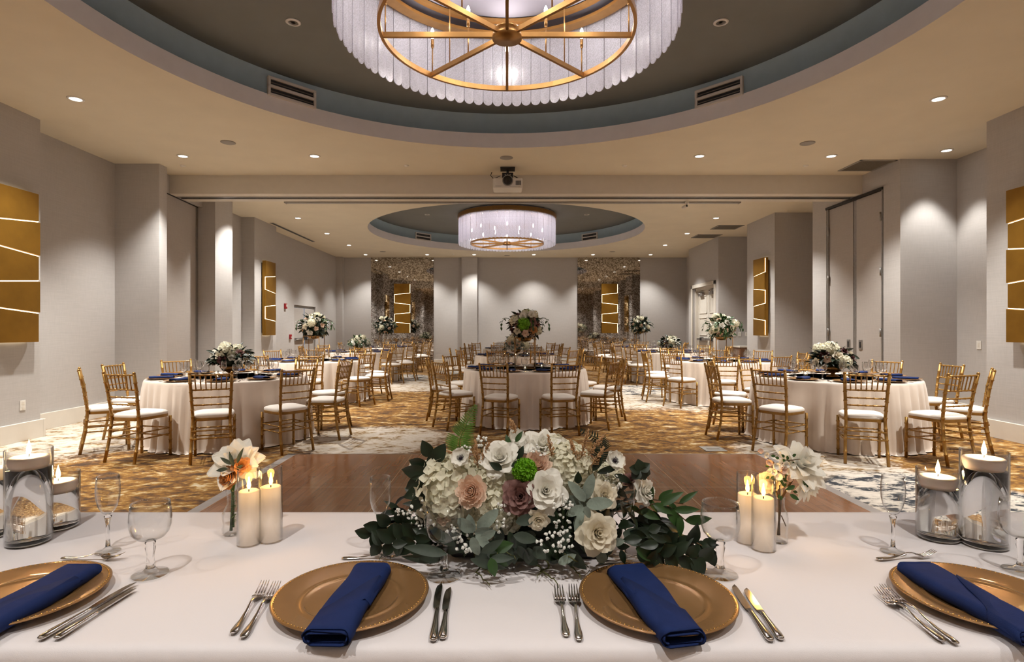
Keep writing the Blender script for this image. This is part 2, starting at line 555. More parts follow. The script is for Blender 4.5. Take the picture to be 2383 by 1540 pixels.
for cyc in (CY1, CY2):
    b1 = MB(); b1.lathe_open([(CR, CEIL), (CR, CEIL+.21)], 128, T(CX, cyc, 0)); struct('ceiling_cove_rim', b1, M['band'])
    b2 = MB(); b2.lathe_open([(CR, CEIL+.21), (CR+.012, CEIL+.212), (CR+.012, COVE)], 128, T(CX, cyc, 0)); struct('ceiling_cove_side', b2, M['blue'])
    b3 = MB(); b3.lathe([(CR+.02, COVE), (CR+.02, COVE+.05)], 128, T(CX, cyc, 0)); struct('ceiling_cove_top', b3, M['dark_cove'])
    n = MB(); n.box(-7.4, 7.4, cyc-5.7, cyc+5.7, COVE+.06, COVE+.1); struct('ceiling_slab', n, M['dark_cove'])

def wbox(name, x0, x1, y0, y1, z0=0, z1=CEIL, m='wall'):
    b = MB(); b.box(x0, x1, y0, y1, z0, z1); return struct(name, b, M[m])
# left side
wbox('wall_left', -6.5, -6.27, -1.3, 16.45)
wbox('wall_left_far', -6.5, -6.27, 18.3, 20.9)
wbox('wall_left_lintel', -6.5, -6.27, 16.45, 18.3, 2.07, CEIL)
for y0, y1, x in ((1.85, 3.1, -5.90), (5.8, 7.06, -5.90), (8.93, 9.13, -5.56), (10.64, 11.31, -5.56), (13.2, 14.45, -5.97), (20.45, 20.72, -6.03)):
    wbox('wall_left_pier', -6.27, x, y0, y1)
wbox('wall_left_pocket', -6.27, -5.98, 9.13, 10.64)
wbox('wall_left_pocket_head', -5.98, -5.80, 9.13, 10.64, 3.68, CEIL)
d = empty('door_1', (-5.80, 9.50, 0), kind='structure')
b = MB(); b.box(-.05, 0, 0, 1.15, .01, 3.66); lf = b.build('door_leaf', M['door_panel'], d)
b = MB(); b.box(.0, .004, 1.05, 1.15, .01, 3.66); b.build('edge_strip', M['alu'], d)
b = MB(); b.box(-.06, .006, -.35, 1.16, 3.66, 3.68); b.build('head_track', M['black'], d)
b = MB(); b.box(-.05, .01, 1.155, 1.17, .01, 3.66); b.build('seal', M['black'], d)
d.rotation_euler = (0, 0, math.radians(4.5))
# right side
wbox('wall_right', 6.99, 7.2, -1.3, 18.6)
wbox('wall_right_far', 6.65, 7.2, 18.6, 20.9)
for y0, y1, x in ((1.85, 3.1, 6.12), (5.85, 7.13, 6.12), (8.68, 9.07, 6.11), (10.69, 11.17, 6.11), (12.69, 14.15, 6.08), (16.0, 16.3, 6.05), (18.2, 18.6, 6.05)):
    wbox('wall_right_pier', x, 6.99, y0, y1)
wbox('wall_right_pocket_head', 6.11, 6.99, 9.07, 10.69, 3.67, CEIL)
wbox('wall_right_pocket', 6.22, 6.99, 9.07, 10.69, 0, 3.67)
wbox('wall_right_lintel', 6.05, 6.99, 16.3, 18.2, 2.66, CEIL)
wbox('wall_right_door_back', 6.30, 6.99, 16.3, 18.2, 0, 2.66)
# far, near
wbox('wall_back', -6.5, 7.2, 20.70, 20.95)
wbox('wall_back_pier', -1.66, -1.09, 20.48, 20.70)
wbox('wall_front', -6.5, 7.2, -1.35, -1.15)

for x0, x1 in ((-5.03, -2.72), (2.61, 4.92)):
    b = MB(); b.box(x0, x1, 20.665, 20.699, .02, CEIL)
    tag(b.build('mosaic_mirror', M['mosaic']), 'tall bronze mosaic mirror strip on the far wall, %s the grey pier' % ('left of' if x0 < 0 else 'right of'), 'mirror')
# baseboards: axis-aligned runs (x0,y0)-(x1,y1) with room side offset
def base_runs(name, runs):
    for (x0, y0, x1, y1, ox, oy) in runs:
        b = MB()
        xa, xb = sorted((x0, x1)); ya, yb = sorted((y0, y1))
        if x0 == x1: xa, xb = sorted((x0, x0 + ox))
        else: ya, yb = sorted((y0, y0 + oy))
        b.box(xa, xb, ya, yb, 0, .222)
        struct(name, b, M['white_trim'], bevel=.004)
q = .04
def side_base(name, base, piers, y0, y1, sgn):
    """piers: (ya, yb, x)"""
    runs = []; y = y0
    for ya, yb, x in sorted(piers):
        runs.append((base, y, base, ya, sgn*q, 0))
        runs.append((min(base, x) if sgn > 0 else x - q, ya, (x + q) if sgn > 0 else base, ya, 0, -q))
        runs.append((x, ya, x, yb, sgn*q, 0))
        runs.append((base if sgn > 0 else x - q, yb, x + q if sgn > 0 else base, yb, 0, q))
        y = yb
    runs.append((base, y, base, y1, sgn*q, 0))
    base_runs(name, runs)
side_base('baseboard_left', -6.27, [(1.85, 3.1, -5.90), (5.8, 7.06, -5.90), (8.93, 9.13, -5.56), (10.64, 11.31, -5.56), (13.2, 14.45, -5.97)], -1.15, 16.4, 1)
side_base('baseboard_right', 6.99, [(1.85, 3.1, 6.12), (5.85, 7.13, 6.12), (8.68, 9.03, 6.11), (10.73, 11.17, 6.11), (12.69, 14.15, 6.08)], -1.15, 15.95, -1)
base_runs('baseboard_back', [(-6.27, 20.70, -5.04, 20.70, 0, -q), (-2.71, 20.70, -1.70, 20.70, 0, -q), (-1.70, 20.48, -1.05, 20.48, 0, -q), (-1.05, 20.70, 2.60, 20.70, 0, -q), (4.93, 20.70, 6.65, 20.70, 0, -q)])

# header beam between the rooms
b = MB(); b.box(-6.27, 6.11, 9.60, 10.19, 3.70, CEIL); struct('ceiling_beam', b, M['white_trim'])
b = MB(); b.box(-5.80, 6.11, 9.60, 9.80, 3.68, 3.70); b.box(-5.80, 6.11, 10.0, 10.19, 3.68, 3.70); struct('trim_beam', b, M['white_trim'])
b = MB(); b.box(-5.80, 6.11, 9.80, 9.86, 3.675, 3.70); b.box(-5.80, 6.11, 9.94, 10.0, 3.675, 3.70); struct('trim_track', b, M['alu'])
b = MB(); b.box(-5.80, 6.11, 9.86, 9.94, 3.69, 3.70); struct('trim_track_slot', b, M['black'])
sh = empty('projection_screen_housing', (0.1, 10.24, 3.66), label='long slim grey screen housing under the header beam', cat='screen housing')
b = MB(); b.box(-4.15, 4.15, -.045, .045, 0, .05); b.build('case', M['alu'], sh, bevel=.006)
b = MB(); b.box(-4.17, -4.15, -.05, .05, -.004, .054); b.build('end_cap', M['grey_plastic'], sh)
b = MB(); b.box(4.15, 4.17, -.05, .05, -.004, .054); b.build('end_cap', M['grey_plastic'], sh)
se = empty('security_camera', (3.27, 10.16, 3.655), label='small white camera on a bracket under the header beam', cat='camera')
b = MB(); b.box(-.03, .03, -.03, .02, -.02, .02); b.tube([(0, 0, 0), (0, 0, -.06)], .012, 8); b.build('bracket', M['white_plastic'], se)
b = MB(); b.tube([(-.02, -.05, -.07), (-.06, .04, -.085)], .028, 12); b.build('camera_body', M['white_plastic'], se)
b = MB(); b.tube([(-.019, -.052, -.07), (-.016, -.058, -.069)], .02, 12); b.build('lens', M['black'], se)

# pocket doors on the right (two leaves), hinges, pulls
for k, (y0, y1) in enumerate(((9.10, 9.80), (9.90, 10.64))):
    d = empty('door_%d' % (k+2), (6.13, (y0+y1)/2, 0), kind='structure')
    b = MB(); b.box(0, .05, y0-(y0+y1)/2, y1-(y0+y1)/2, .01, 3.62); b.build('door_leaf', M['door_panel'], d, bevel=.003)
    b = MB()
    hy = y0 if k == 0 else y1
    b.box(-.025, .06, hy-(y0+y1)/2-.02, hy-(y0+y1)/2+.015, .01, 3.63); b.build('jamb', M['alu'], d)
    for zz in (.5, 1.3, 2.3, 3.2):
        b = MB(); s_ = .03 if k == 0 else -.03
        b.tube([(-.03, hy-(y0+y1)/2+s_, zz-.07), (-.03, hy-(y0+y1)/2+s_, zz+.07)], .013, 8)
        b.build('hinge', M['alu'], d)
    py = (y1-.12 if k == 0 else y0+.12)-(y0+y1)/2
    b = MB(); b.box(-.012, 0, py-.045, py+.045, 1.0, 1.17); ho = b.build('pull_plate', M['alu'], d, bevel=.003)
    b = MB(); b.box(-.015, -.011, py-.018, py+.018, 1.035, 1.135); b.build('pull_slot', M['black'], ho)
b = MB(); b.box(6.14, 6.21, 9.80, 9.90, 0, 3.62); struct('trim_mullion', b, M['alu'])
b = MB(); b.box(6.09, 6.21, 9.07, 10.69, 3.625, 3.668); struct('trim_pocket_head', b, M['black'])

# exit double door on the far left: glazed leaves with a daylight gap
d = empty('door_4', (-6.36, 17.375, 0), kind='structure')
b = MB()
for s_ in (-1, 1):
    b.box(0, .05, s_*.91-.03, s_*.91+.03, 0, 2.05)
b.box(0, .05, -.93, .93, 2.0, 2.07); b.build('frame', M['alu'], d)
for s_ in (-1, 1):
    b = MB(); a0, a1 = sorted((s_*.035, s_*.875))
    b.box(.01, .05, a0, a1, .01, 1.99); lf = b.build('door_leaf', M['door_panel'], d, bevel=.004)
    b = MB(); b.box(.052, .09, a0+.08, a1-.08, 1.0, 1.09); b.tube([(.10, a0+.12, 1.04), (.10, a1-.12, 1.04)], .016, 8); b.build('panic_bar', M['alu'], lf)
    b = MB(); b.box(.052, .11, s_*.09-.03, s_*.09+.03, 1.02, 1.14); b.build('latch', M['black'], lf)
b = MB(); b.box(.0, .02, -.03, .03, .02, 1.98); b.build('glazing_gap', M['sky_gap'], d)

# white panelled double door on the far right
d = empty('door_5', (6.05, 17.25, 0), kind='structure')
b = MB()
for s_ in (-1, 1):
    a0, a1 = sorted((s_*.95, s_*1.06)); b.box(-.03, .02, a0, a1, 0, 2.77)
b.box(-.03, .02, -1.06, 1.06, 2.66, 2.77); b.build('casing', M['white_trim'], d, bevel=.006)
b = MB(); b.box(.08, .22, -.95, -.90, 0, 2.66); b.box(.08, .22, .90, .95, 0, 2.66); b.box(.08, .22, -.95, .95, 2.58, 2.66); b.build('frame', M['white_trim'], d)
for s_ in (-1, 1):
    b = MB(); a0, a1 = sorted((s_*.006, s_*.895)); b.box(.17, .215, a0, a1, .01, 2.575); lf = b.build('door_leaf', M['white_trim'], d)
    b = MB(); mid = (a0+a1)/2
    for (z0, z1) in ((.15, .45), (.55, .95), (1.15, 1.72), (1.84, 2.42)):
        for (u0, u1) in ((a0+.1, a1-.1),):
            for e in ((u0, u0+.03, z0, z1), (u1-.03, u1, z0, z1), (u0, u1, z0, z0+.03), (u0, u1, z1-.03, z1)):
                b.box(.155, .172, *e)
    b.build('panel_moulding', M['white_trim'], lf, bevel=.004)
    b = MB(); b.box(.09, .16, a0+.06, a1-.06, 1.0, 1.07); b.build('panic_bar', M['alu'], lf)
    b = MB(); b.box(.07, .16, mid-.05, mid+.05, .99, 1.09); b.build('latch', M['black'], lf)
    b = MB(); b.box(.09, .16, mid-.1, mid+.22, 2.40, 2.50); b.tube([(.12, mid, 2.42), (.05, mid+.12, 2.5), (.15, mid+.25, 2.55)], .012, 6); b.build('door_closer', M['alu'], lf)

# ------------------------------------------------------------------ ceiling fittings
def downlight():
    r = empty('recessed_downlight', (0, 0, CEIL))
    b = MB(); b.lathe([(.062, -.001), (.086, -.001), (.086, -.006), (.062, -.010)], 28, closed=True); b.build('trim_ring', M['white_plastic'], r, fixn=True)
    b = MB(); b.lathe([(.0, -.004), (.062, -.004), (.062, -.002), (0, -.002)], 28, closed=True); b.build('lens', M['lamp_disc'], r)
    return r
def add_spot(parent, name='downlight_beam', W=SPOT_W, ang=96, blend=.75, z=-.03, size=.045, tilt=None):
    l = bpy.data.lights.new(name, 'SPOT'); l.energy = W; l.color = LAMP; l.spot_size = math.radians(ang); l.spot_blend = blend; l.shadow_soft_size = size
    o = bpy.data.objects.new(name, l); C.objects.link(o); o.parent = parent; o.location = (0, 0, z)
    if tilt: o.rotation_euler = tilt
    KIDS.setdefault(parent.name, []).append(o)
    return o
dl = downlight(); add_spot(dl)
dim = downlight(); add_spot(dim, W=SPOT_W*.34)
fard = downlight(); add_spot(fard, W=SPOT_W*.6)
far_used = False
dim_used = False
first = True
DL = []
for y in (.05, 2.17, 4.29, 6.41, 8.53): DL += [(-4.95, y), (4.95, y)]
for x in (-2.94, 2.94): DL += [(x, .05), (x, 8.53)]
DL += [(-1.0, .05), (1.0, .05)]
for y in (11.2, 13.3, 15.45, 17.6): DL += [(-4.98, y), (4.98, y)]
DL += [(-2.94, 11.2), (2.94, 11.2)]
for x in (-5.03, -2.84, -1.17, .95, 3.05, 5.1): DL.append((x, 19.85))
def dl_label(x, y):
    if y > 19: return 'small ceiling downlight in the last row before the far wall, above the %s' % {-5.03: 'leftmost stretch', -2.84: 'left mirror edge', -1.17: 'grey pier', .95: 'centre', 3.05: 'right mirror edge', 5.1: 'rightmost stretch'}[x]
    side = 'left wall' if x < 0 else 'right wall'
    if abs(x) > 4:
        order = {8.53: 'just before the header beam', 6.41: 'largest in view', 4.29: 'beside the large chandelier', 2.17: 'near the head table', .05: 'behind the head table',
                 11.2: 'just past the header beam', 13.3: 'first visible under the beam', 15.45: 'beside the far chandelier', 17.6: 'beyond the far chandelier'}[y]
        return 'lit round ceiling downlight along the %s, %s' % (side, order)
    if abs(x) > 2:
        return 'lit round ceiling downlight %s, inner one towards the %s' % ({8.53: 'before the header beam', .05: 'above the head table', 11.2: 'hidden past the header beam'}[y], side)
    return 'lit ceiling downlight above the head table, inner pair, %s one' % ('left' if x < 0 else 'right')
for i, (x, y) in enumerate(DL):
    if y < 1.0:
        o = dup(dim) if dim_used else dim
        dim_used = True
    elif y > 19:
        o = dup(fard) if far_used else fard
        far_used = True
    else:
        o = dl if first else dup(dl)
        first = False
    o.location = (x, y, CEIL); o['label'] = dl_label(x, y); o['category'] = 'downlight'; o['group'] = 'recessed ceiling downlights'
# wall washing downlight in the right alcove
o = downlight(); add_spot(o, W=WALLSPOT_W, ang=70, blend=.5); o.location = (6.50, 8.26, CEIL)
tag(o, 'lit round downlight in the right wall alcove beside the return grille', 'downlight', 'recessed ceiling downlights')
# unlit cove lights
for cyc in (CY1, CY2):
    for s_ in (-1, 1):
        o = empty('cove_downlight', (s_*2.19, cyc+1.27 if cyc < 9 else cyc, COVE), label='small unlit round fitting in the %s ceiling dome, %s of the chandelier' % ('near' if cyc < 9 else 'far', 'left' if s_ < 0 else 'right'), cat='ceiling fitting')
        b = MB(); b.lathe([(.05, -.001), (.075, -.001), (.075, -.006), (.05, -.012)], 24, closed=True); b.build('trim_ring', M['white_plastic'], o, fixn=True)
        b = MB(); b.lathe([(0, -.004), (.05, -.004), (.05, -.002), (0, -.002)], 24, closed=True); b.build('lens', M['grey_plastic'], o)
# speakers and sprinklers
for x, y, lb in ((-3.95, 7.91, 'left of the near dome'), (-.01, 8.62, 'above the projector'), (4.27, 7.94, 'right of the near dome'), (-4.25, 19.1, 'left of the far dome'), (0, 20.05, 'centred before the far wall'), (3.6, 19.1, 'right of the far dome')):
    b = MB(); b.lathe([(0, -.012), (.085, -.012), (.10, -.006), (.10, 0), (0, 0)], 28)
    o = b.build('ceiling_speaker', M['grey_plastic']); o.location = (x, y, CEIL)
    tag(o, 'round flush grey ceiling speaker ' + lb, 'ceiling speaker')
for x, y, lb in ((-5.24, 9.03, 'far left before the beam'), (-1.63, 9.03, 'left of the projector'), (1.9, 9.03, 'right of the projector'), (4.83, 9.03, 'right before the beam'), (-1.9, 19.7, 'left, before the far wall'), (1.7, 19.7, 'right, before the far wall')):
    b = MB(); b.lathe([(0, -.02), (.03, -.018), (.04, -.004), (.045, 0), (0, 0)], 16)
    o = b.build('sprinkler_cap', M['white_plastic']); o.location = (x, y, CEIL)
    tag(o, 'tiny round sprinkler cap on the ceiling, ' + lb, 'sprinkler')
def ret_grille(x0, x1, y0, y1, lb):
    o = empty('return_grille', ((x0+x1)/2, (y0+y1)/2, CEIL), label=lb, cat='vent', group='ceiling return grilles')
    hx, hy = (x1-x0)/2, (y1-y0)/2
    b = MB()
    for e in ((-hx, -hx+.03, -hy, hy), (hx-.03, hx, -hy, hy), (-hx, hx, -hy, -hy+.03), (-hx, hx, hy-.03, hy)): b.box(e[0], e[1], e[2], e[3], -.012, -.001)
    b.build('frame', M['grey_plastic'], o)
    b = MB()
    k = -hx + .04
    while k < hx - .04:
        b.box(k, k+.008, -hy+.03, hy-.03, -.010, -.002); k += .022
    b.box(-hx+.03, hx-.03, -hy+.03, hy-.03, -.0018, -.001)
    b.build('louvres', M['vent'], o)
ret_grille(5.52, 6.10, 8.72, 9.33, 'square grey return grille on the ceiling right above the pocket doors')
ret_grille(5.38, 6.04, 14.2, 14.8, 'grey return grille, nearer of the two beyond the beam')
ret_grille(5.33, 6.02, 15.6, 16.2, 'grey return grille, farther of the two beyond the beam')
o = empty('slot_diffuser', (-5.86, 15.4, CEIL), label='long thin dark slot diffuser along the ceiling by the left wall', cat='vent')
b = MB(); b.box(-.05, .05, -1.5, 1.5, -.006, -.001); b.build('frame', M['grey_plastic'], o)
b = MB(); b.box(-.03, .03, -1.48, 1.48, -.008, -.006); b.build('slot', M['black'], o)

# supply diffusers in the dome sides
for cyc, wh in ((CY1, 'near'), (CY2, 'far')):
    for s_ in (-1, 1):
        th = math.radians(90 + s_*46.4 if s_ > 0 else 90 - 46.4)
        px_, py_ = CX + (CR-.012)*math.cos(th), cyc + (CR-.012)*math.sin(th)
        o = empty('supply_diffuser', (px_, py_, CEIL + .31), th - PI/2, 'white two-slot air diffuser in the %s dome side, %s' % (wh, 'left' if s_ > 0 else 'right'), 'vent', 'dome air diffusers')
        b = MB()
        for e in ((-.31, .31, -.115, -.085), (-.31, .31, .085, .115), (-.31, .31, -.017, .017), (-.31, -.28, -.085, .085), (.28, .31, -.085, .085)):
            b.box(e[0], e[1], -.03, .03, e[2], e[3])
        b.build('frame', M['white_trim'], o, bevel=.003)
        b = MB(); b.box(-.29, .29, .0, .02, -.09, .09); b.build('slot', M['black'], o)
        b = MB(); b.box(-.28, .28, -.012, .0, .045, .053); b.box(-.28, .28, -.012, .0, -.06, -.052); b.build('damper_blade', M['vent'], o)

# projector
o = empty('projector', (.01, 9.2, 3.64), label='white ceiling mounted video projector with dark round lens above the header beam', cat='projector')
b = MB(); b.box(-.24, .24, -.15, .17, 0, .17); body = b.build('body', M['white_plastic'], o, bevel=.02)
b = MB(); b.tube([(0, -.155, .12), (0, -.175, .12)], .088, 32); b.build('lens_bezel', M['grey_plastic'], body)
b = MB(); b.tube([(0, -.172, .12), (0, -.20, .12)], [.078, .066], 32); ln = b.build('lens_ring', M['black'], o)
b = MB(); b.ball((0, -.185, .12), .045, 16, 10); b.build('lens', M['stem_glass'], ln)
b = MB()
for k in range(9): b.box(.13 + k*.01, .135 + k*.01, -.154, -.148, .05, .12)
b.build('vent_slots', M['black'], body)
b = MB(); b.box(-.2, -.1, -.152, -.149, .03, .036); b.box(.03, .2, -.152, -.149, .022, .026); b.build('marking', M['grey_plastic'], body)
b = MB(); b.box(-.09, .09, -.08, .08, .20, .27); b.box(-.02, .02, -.02, .02, .17, .33); b.box(-.12, .12, -.1, .1, .335, .36); mo = b.build('ceiling_mount', M['black'], o, bevel=.004)
b = MB()
for k in (-.04, 0, .04): b.tube([(k, -.084, .235), (k, -.08, .235)], .012, 10)
b.build('screw_caps', M['alu'], mo)
b = MB(); b.tube([(-.26, 0, .30), (-.28, -.02, .24), (-.24, -.03, .19), (-.18, 0, .21), (-.12, 0, .24)], .006, 6); b.tube([(.10, 0, .24), (.16, -.02, .20), (.22, 0, .18)], .008, 6); b.build('cable', M['black'], o)

# ------------------------------------------------------------------ chandeliers
def flat_shade(o):
    o.data.polygons.foreach_set('use_smooth', [False]*len(o.data.polygons)); return o
def chandelier(cyc, lb):
    o = empty('drum_chandelier', (0, cyc, 3.66), label=lb, cat='chandelier')
    RG, zb, zt = 1.325, 0.0, .735
    npan = 84
    wdt = 2*PI*RG/npan * .97; hw = wdt/2
    poly = []
    for k in range(13): a = PI + PI*k/12; poly.append((hw*math.cos(a), zb + hw + hw*math.sin(a)))
    for k in range(13): a = PI*k/12; poly.append((hw*math.cos(a), zt - hw + hw*math.sin(a)))
    b = MB()
    n = len(poly)
    vs = [(x, -.004, z) for x, z in poly] + [(x, .004, z) for x, z in poly]
    fs = [tuple(range(n)), tuple(reversed(range(n, 2*n)))] + [(k, n+k, n+(k+1) % n, (k+1) % n) for k in range(n)]
    b.add(vs, fs, None, True)
    p0 = None
    for k in range(npan):
        a = 2*PI*k/npan
        Mx = R(a, 'Z') @ T(0, RG + (.004 if k % 2 else -.004), 0)
        if p0 is None: p0 = b.build('glass_panel', M['frosted'], o); p0.matrix_local = Mx
        else: share(p0, 'glass_panel', o, Mx)
    br = M['brass']
    # upper gold bands
    b = MB()
    b.lathe([(RG-.035, .70), (RG+.03, .70), (RG+.03, .80), (RG-.035, .80)], 96, closed=True)
    flat_shade(b.build('top_band', br, o, fixn=True))
    b = MB()
    for (r0, r1, z0, z1) in ((1.16, 1.27, .66, .69), (1.04, 1.10, .72, .75)):
        b.lathe([(r0, z0), (r1, z0), (r1, z1), (r0, z1)], 96, closed=True)
    flat_shade(b.build('canopy_ring', br, o, fixn=True))
    b = MB(); b.lathe([(0, .76), (1.30, .76), (1.30, .838), (0, .838)], 72); b.build('canopy_disc', M['canopy'], o)
    # lower ring, hub, arms
    b = MB(); b.lathe([(.985, .02), (1.01, .02), (1.01, .065), (.985, .065)], 96, closed=True); flat_shade(b.build('lower_ring', br, o, fixn=True))
    b = MB(); b.lathe([(0, .005), (.118, .005), (.118, .04), (.06, .06), (.10, .075), (.10, .09), (0, .09)], 40); b.build('hub', br, o)
    b = MB(); b.box(.09, .99, -.012, .012, .02, .06)
    a0 = b.build('arm', br, o, bevel=.002)
    for k in range(1, 8): share(a0, 'arm', o, R(k*PI/4, 'Z'))
    # lamp holders
    b = MB(); b.tube([(0, 0, .05), (0, 0, .30)], .006, 8); b.tube([(0, 0, .29), (0, 0, .36)], [.014, .014], 12)
    b.tube([(0, 0, .29), (0, 0, .275)], [.014, .006], 12)
    h0 = b.build('candle_holder', br, o)
    b = MB(); b.lathe([(0, .355), (.008, .36), (.013, .38), (.017, .405), (.016, .43), (.009, .455), (0, .468)], 14)
    u0 = b.build('bulb', M['bulb'], o)
    pos = [(.97, k*PI/4) for k in range(8)] + [(.47, PI/4 + k*PI/2) for k in range(4)]
    for k, (r, a) in enumerate(pos):
        Mx = T(r*math.cos(a), r*math.sin(a), 0)
        if k == 0: h0.matrix_local = Mx; u0.matrix_local = Mx
        else: share(h0, 'candle_holder', o, Mx); share(u0, 'bulb', o, Mx)
        l = bpy.data.lights.new('bulb_light', 'POINT'); l.energy = CHAND_W; l.color = (1, .93, .88); l.shadow_soft_size = .02
        lo = bpy.data.objects.new('bulb_light', l); C.objects.link(lo); lo.parent = o; lo.location = (r*math.cos(a), r*math.sin(a), .50)
    b = MB(); b.tube([(0, 0, .06), (0, 0, .76)], .005, 8); r0 = None
    for k in range(4):
        a = PI/4 + k*PI/2
        Mx = T(.72*math.cos(a), .72*math.sin(a), 0)
        if r0 is None: r0 = b.build('rod', br, o); r0.matrix_local = Mx
        else: share(r0, 'rod', o, Mx)
    return o
chandelier(CY1, 'huge drum chandelier of frosted glass strips with brass spoked ring, cut by the top')
chandelier(CY2, 'smaller looking far drum chandelier of glowing glass strips, beyond the header beam')

# ------------------------------------------------------------------ sconces
def sconce(loc, rz, lb, Wd=.60, H=1.82, D=.09):
    o = empty('wall_sconce', loc, rz, lb, 'sconce', 'gold wall sconces')
    hw = Wd/2
    b = MB(); b.box(-hw, hw, -D, -.03, 0, H); b.build('body', M['sconce_gold'], o, bevel=.006)
    b = MB(); b.box(-hw+.06, hw-.06, -.03, 0, .05, H-.05); b.build('back_box', M['brass'], o)
    # zigzag seams (fractions from the top)
    S_ = [(.186, .22), (.42, .386), (.586, .614), (.806, .777)]     # (right, left)
    zr = [H] + [H*(1-r) for r, l in S_] + [0]
    zl = [H] + [H*(1-l) for r, l in S_] + [0]
    g = .008; e = .022
    for k in range(5):
        right = (k % 2 == 0)
        x0 = -hw + (0 if right else e); x1 = hw - (e if right else 0)
        def zat(x, j): return zl[j] + (zr[j]-zl[j])*(x+hw)/Wd
        poly = [(x0, zat(x0, k+1)+ (g if k < 4 else 0)), (x1, zat(x1, k+1)+(g if k < 4 else 0)), (x1, zat(x1, k)-(g if k else 0)), (x0, zat(x0, k)-(g if k else 0))]
        m_ = MB()
        n = 4
        vs = [(x, -D-.03, z) for x, z in poly] + [(x, -D+.001, z) for x, z in poly]
        fs = [(0, 1, 2, 3), (7, 6, 5, 4)] + [(q_, 4+q_, 4+(q_+1) % 4, (q_+1) % 4) for q_ in range(4)]
        m_.add(vs, fs, None, True)
        m_.build('face_plate', M['sconce_gold'], o, bevel=.004, fixn=True)
    # glowing seam
    pts = []
    yy = -D-.008; r_ = hw - .011
    pts.append((r_, yy, H-.02))
    for k in range(4):
        if k % 2 == 0:
            pts += [(r_, yy, zr[k+1]), (-r_, yy, zl[k+1])]
        else:
            pts += [(-r_, yy, zl[k+1]), (r_, yy, zr[k+1])]
    pts.append((r_, yy, .02))
    b = MB()
    for a, c in zip(pts[:-1], pts[1:]): b.tube([a, c], .0055, 6)
    b.build('light_strip', M['seam'], o)
    for z in (.04, H-.04):
        b = MB(); b.box(-hw+.08, hw-.08, -.028, -.015, z-.005, z+.005)
        b.M = None
        b.box(-hw+.08, hw-.08, -.026, -.012, (z+.02 if z > 1 else z-.02)-.004, (z+.02 if z > 1 else z-.02)+.004)
        b.build('halo_strip', M['seam'], o)
    return o
sconce((-5.90, 6.62, 1.20), PI/2, 'large dark gold sconce with glowing seams at the left picture edge')
sconce((-5.97, 13.85, 1.20), PI/2, 'gold seamed sconce on the pier beyond the beam by the left wall')
sconce((6.12, 6.42, 1.20), -PI/2, 'large dark gold sconce with glowing seams at the right picture edge')
sconce((6.08, 13.23, 1.20), -PI/2, 'gold seamed sconce on the pier beyond the beam by the right wall')
sconce((-3.86, 20.66, 1.20), 0, 'gold seamed sconce hung on the mosaic mirror left of the pier')
sconce((3.78, 20.66, 1.20), 0, 'gold seamed sconce hung on the mosaic mirror with the exit sign reflection')

# ------------------------------------------------------------------ wall devices
def plate(name, loc, rz, w_, h_, lb, cat, m='white_plastic', detail='rocker', n=1):
    o = empty(name, loc, rz, lb, cat)
    b = MB(); b.box(-w_/2, w_/2, -.009, -.001, -h_/2, h_/2); b.build('cover_plate', M[m], o, bevel=.002)
    for k in range(n):
        xx = (k-(n-1)/2)*.046
        b = MB()
        if detail == 'outlet':
            for zz in (-.025, .025): b.box(-.017+xx, .017+xx, -.012, -.008, zz-.016, zz+.016)
        else: b.box(-.014+xx, .014+xx, -.012, -.008, -.03, .03)
        b.build(detail, M['grey_plastic'] if m != 'white_plastic' else M['white_trim'], o)
    return o
plate('wall_outlet', (-5.90, 6.80, .43), PI/2, .075, .12, 'white outlet plate low on the left pier under the sconce', 'outlet', detail='outlet')
plate('wall_switch', (6.99, 8.27, 1.12), -PI/2, .08, .125, 'white switch plate in the alcove behind the right table', 'switch', detail='rocker')
base_y = 16.0
plate('wall_switch', (6.28, base_y, 1.21), 0, .08, .125, 'brass plate beside the white double door', 'switch', m='brass')
plate('wall_switch', (6.48, base_y, 1.21), 0, .155, .125, 'wide three gang white switch plate above the buffet cabinet', 'switch', n=3)
plate('wall_switch', (6.66, base_y, 1.21), 0, .08, .125, 'narrow white switch plate, middle one above the buffet cabinet', 'switch')
plate('wall_switch', (6.85, base_y, 1.21), 0, .07, .115, 'narrow white switch plate closest to the alcove corner', 'switch')
wbox('wall_right_alcove', 6.05, 6.99, 15.999, 16.001)
o = empty('buffet_cabinet', (6.70, 15.70, 0), label='low wood cabinet with pale top in the alcove past the beam', cat='cabinet')
b = MB(); b.box(-.25, .28, -.24, .28, .08, .84); b.build('body', M['wood_cab'], o)
b = MB(); b.box(-.27, .28, -.27, .29, .84, .88); b.build('top', M['white_trim'], o, bevel=.004)
for k in (0, 1):
    b = MB(); b.box(-.24+k*.26, .01+k*.26, -.262, -.242, .1, .82); dd = b.build('door', M['wood_cab'], o, bevel=.004)
    b = MB(); b.tube([(-.02+k*.09, -.28, .66), (-.02+k*.09, -.28, .76)], .006, 8); b.build('handle', M['alu'], dd)
b = MB(); b.box(-.23, .26, -.2, .26, 0, .08); b.build('plinth', M['black'], o)
o = empty('fire_alarm_strobe', (-6.27, 15.75, 2.0), PI/2, 'red fire alarm strobe high beside the exit door', 'fire alarm')
b = MB(); b.box(-.06, .06, -.05, 0, -.075, .075); b.build('housing', M['red'], o, bevel=.006)
b = MB(); b.box(-.02, .02, -.065, -.05, -.02, .05); b.build('strobe', M['white_plastic'], o)
o = empty('fire_alarm_pull', (-6.27, 16.12, 1.13), PI/2, 'red fire alarm pull box low beside the exit door', 'fire alarm')
b = MB(); b.box(-.05, .05, -.045, 0, -.07, .07); b.build('housing', M['red'], o, bevel=.006)
b = MB(); b.box(-.035, .035, -.055, -.045, -.02, .0); b.build('handle', M['white_plastic'], o)
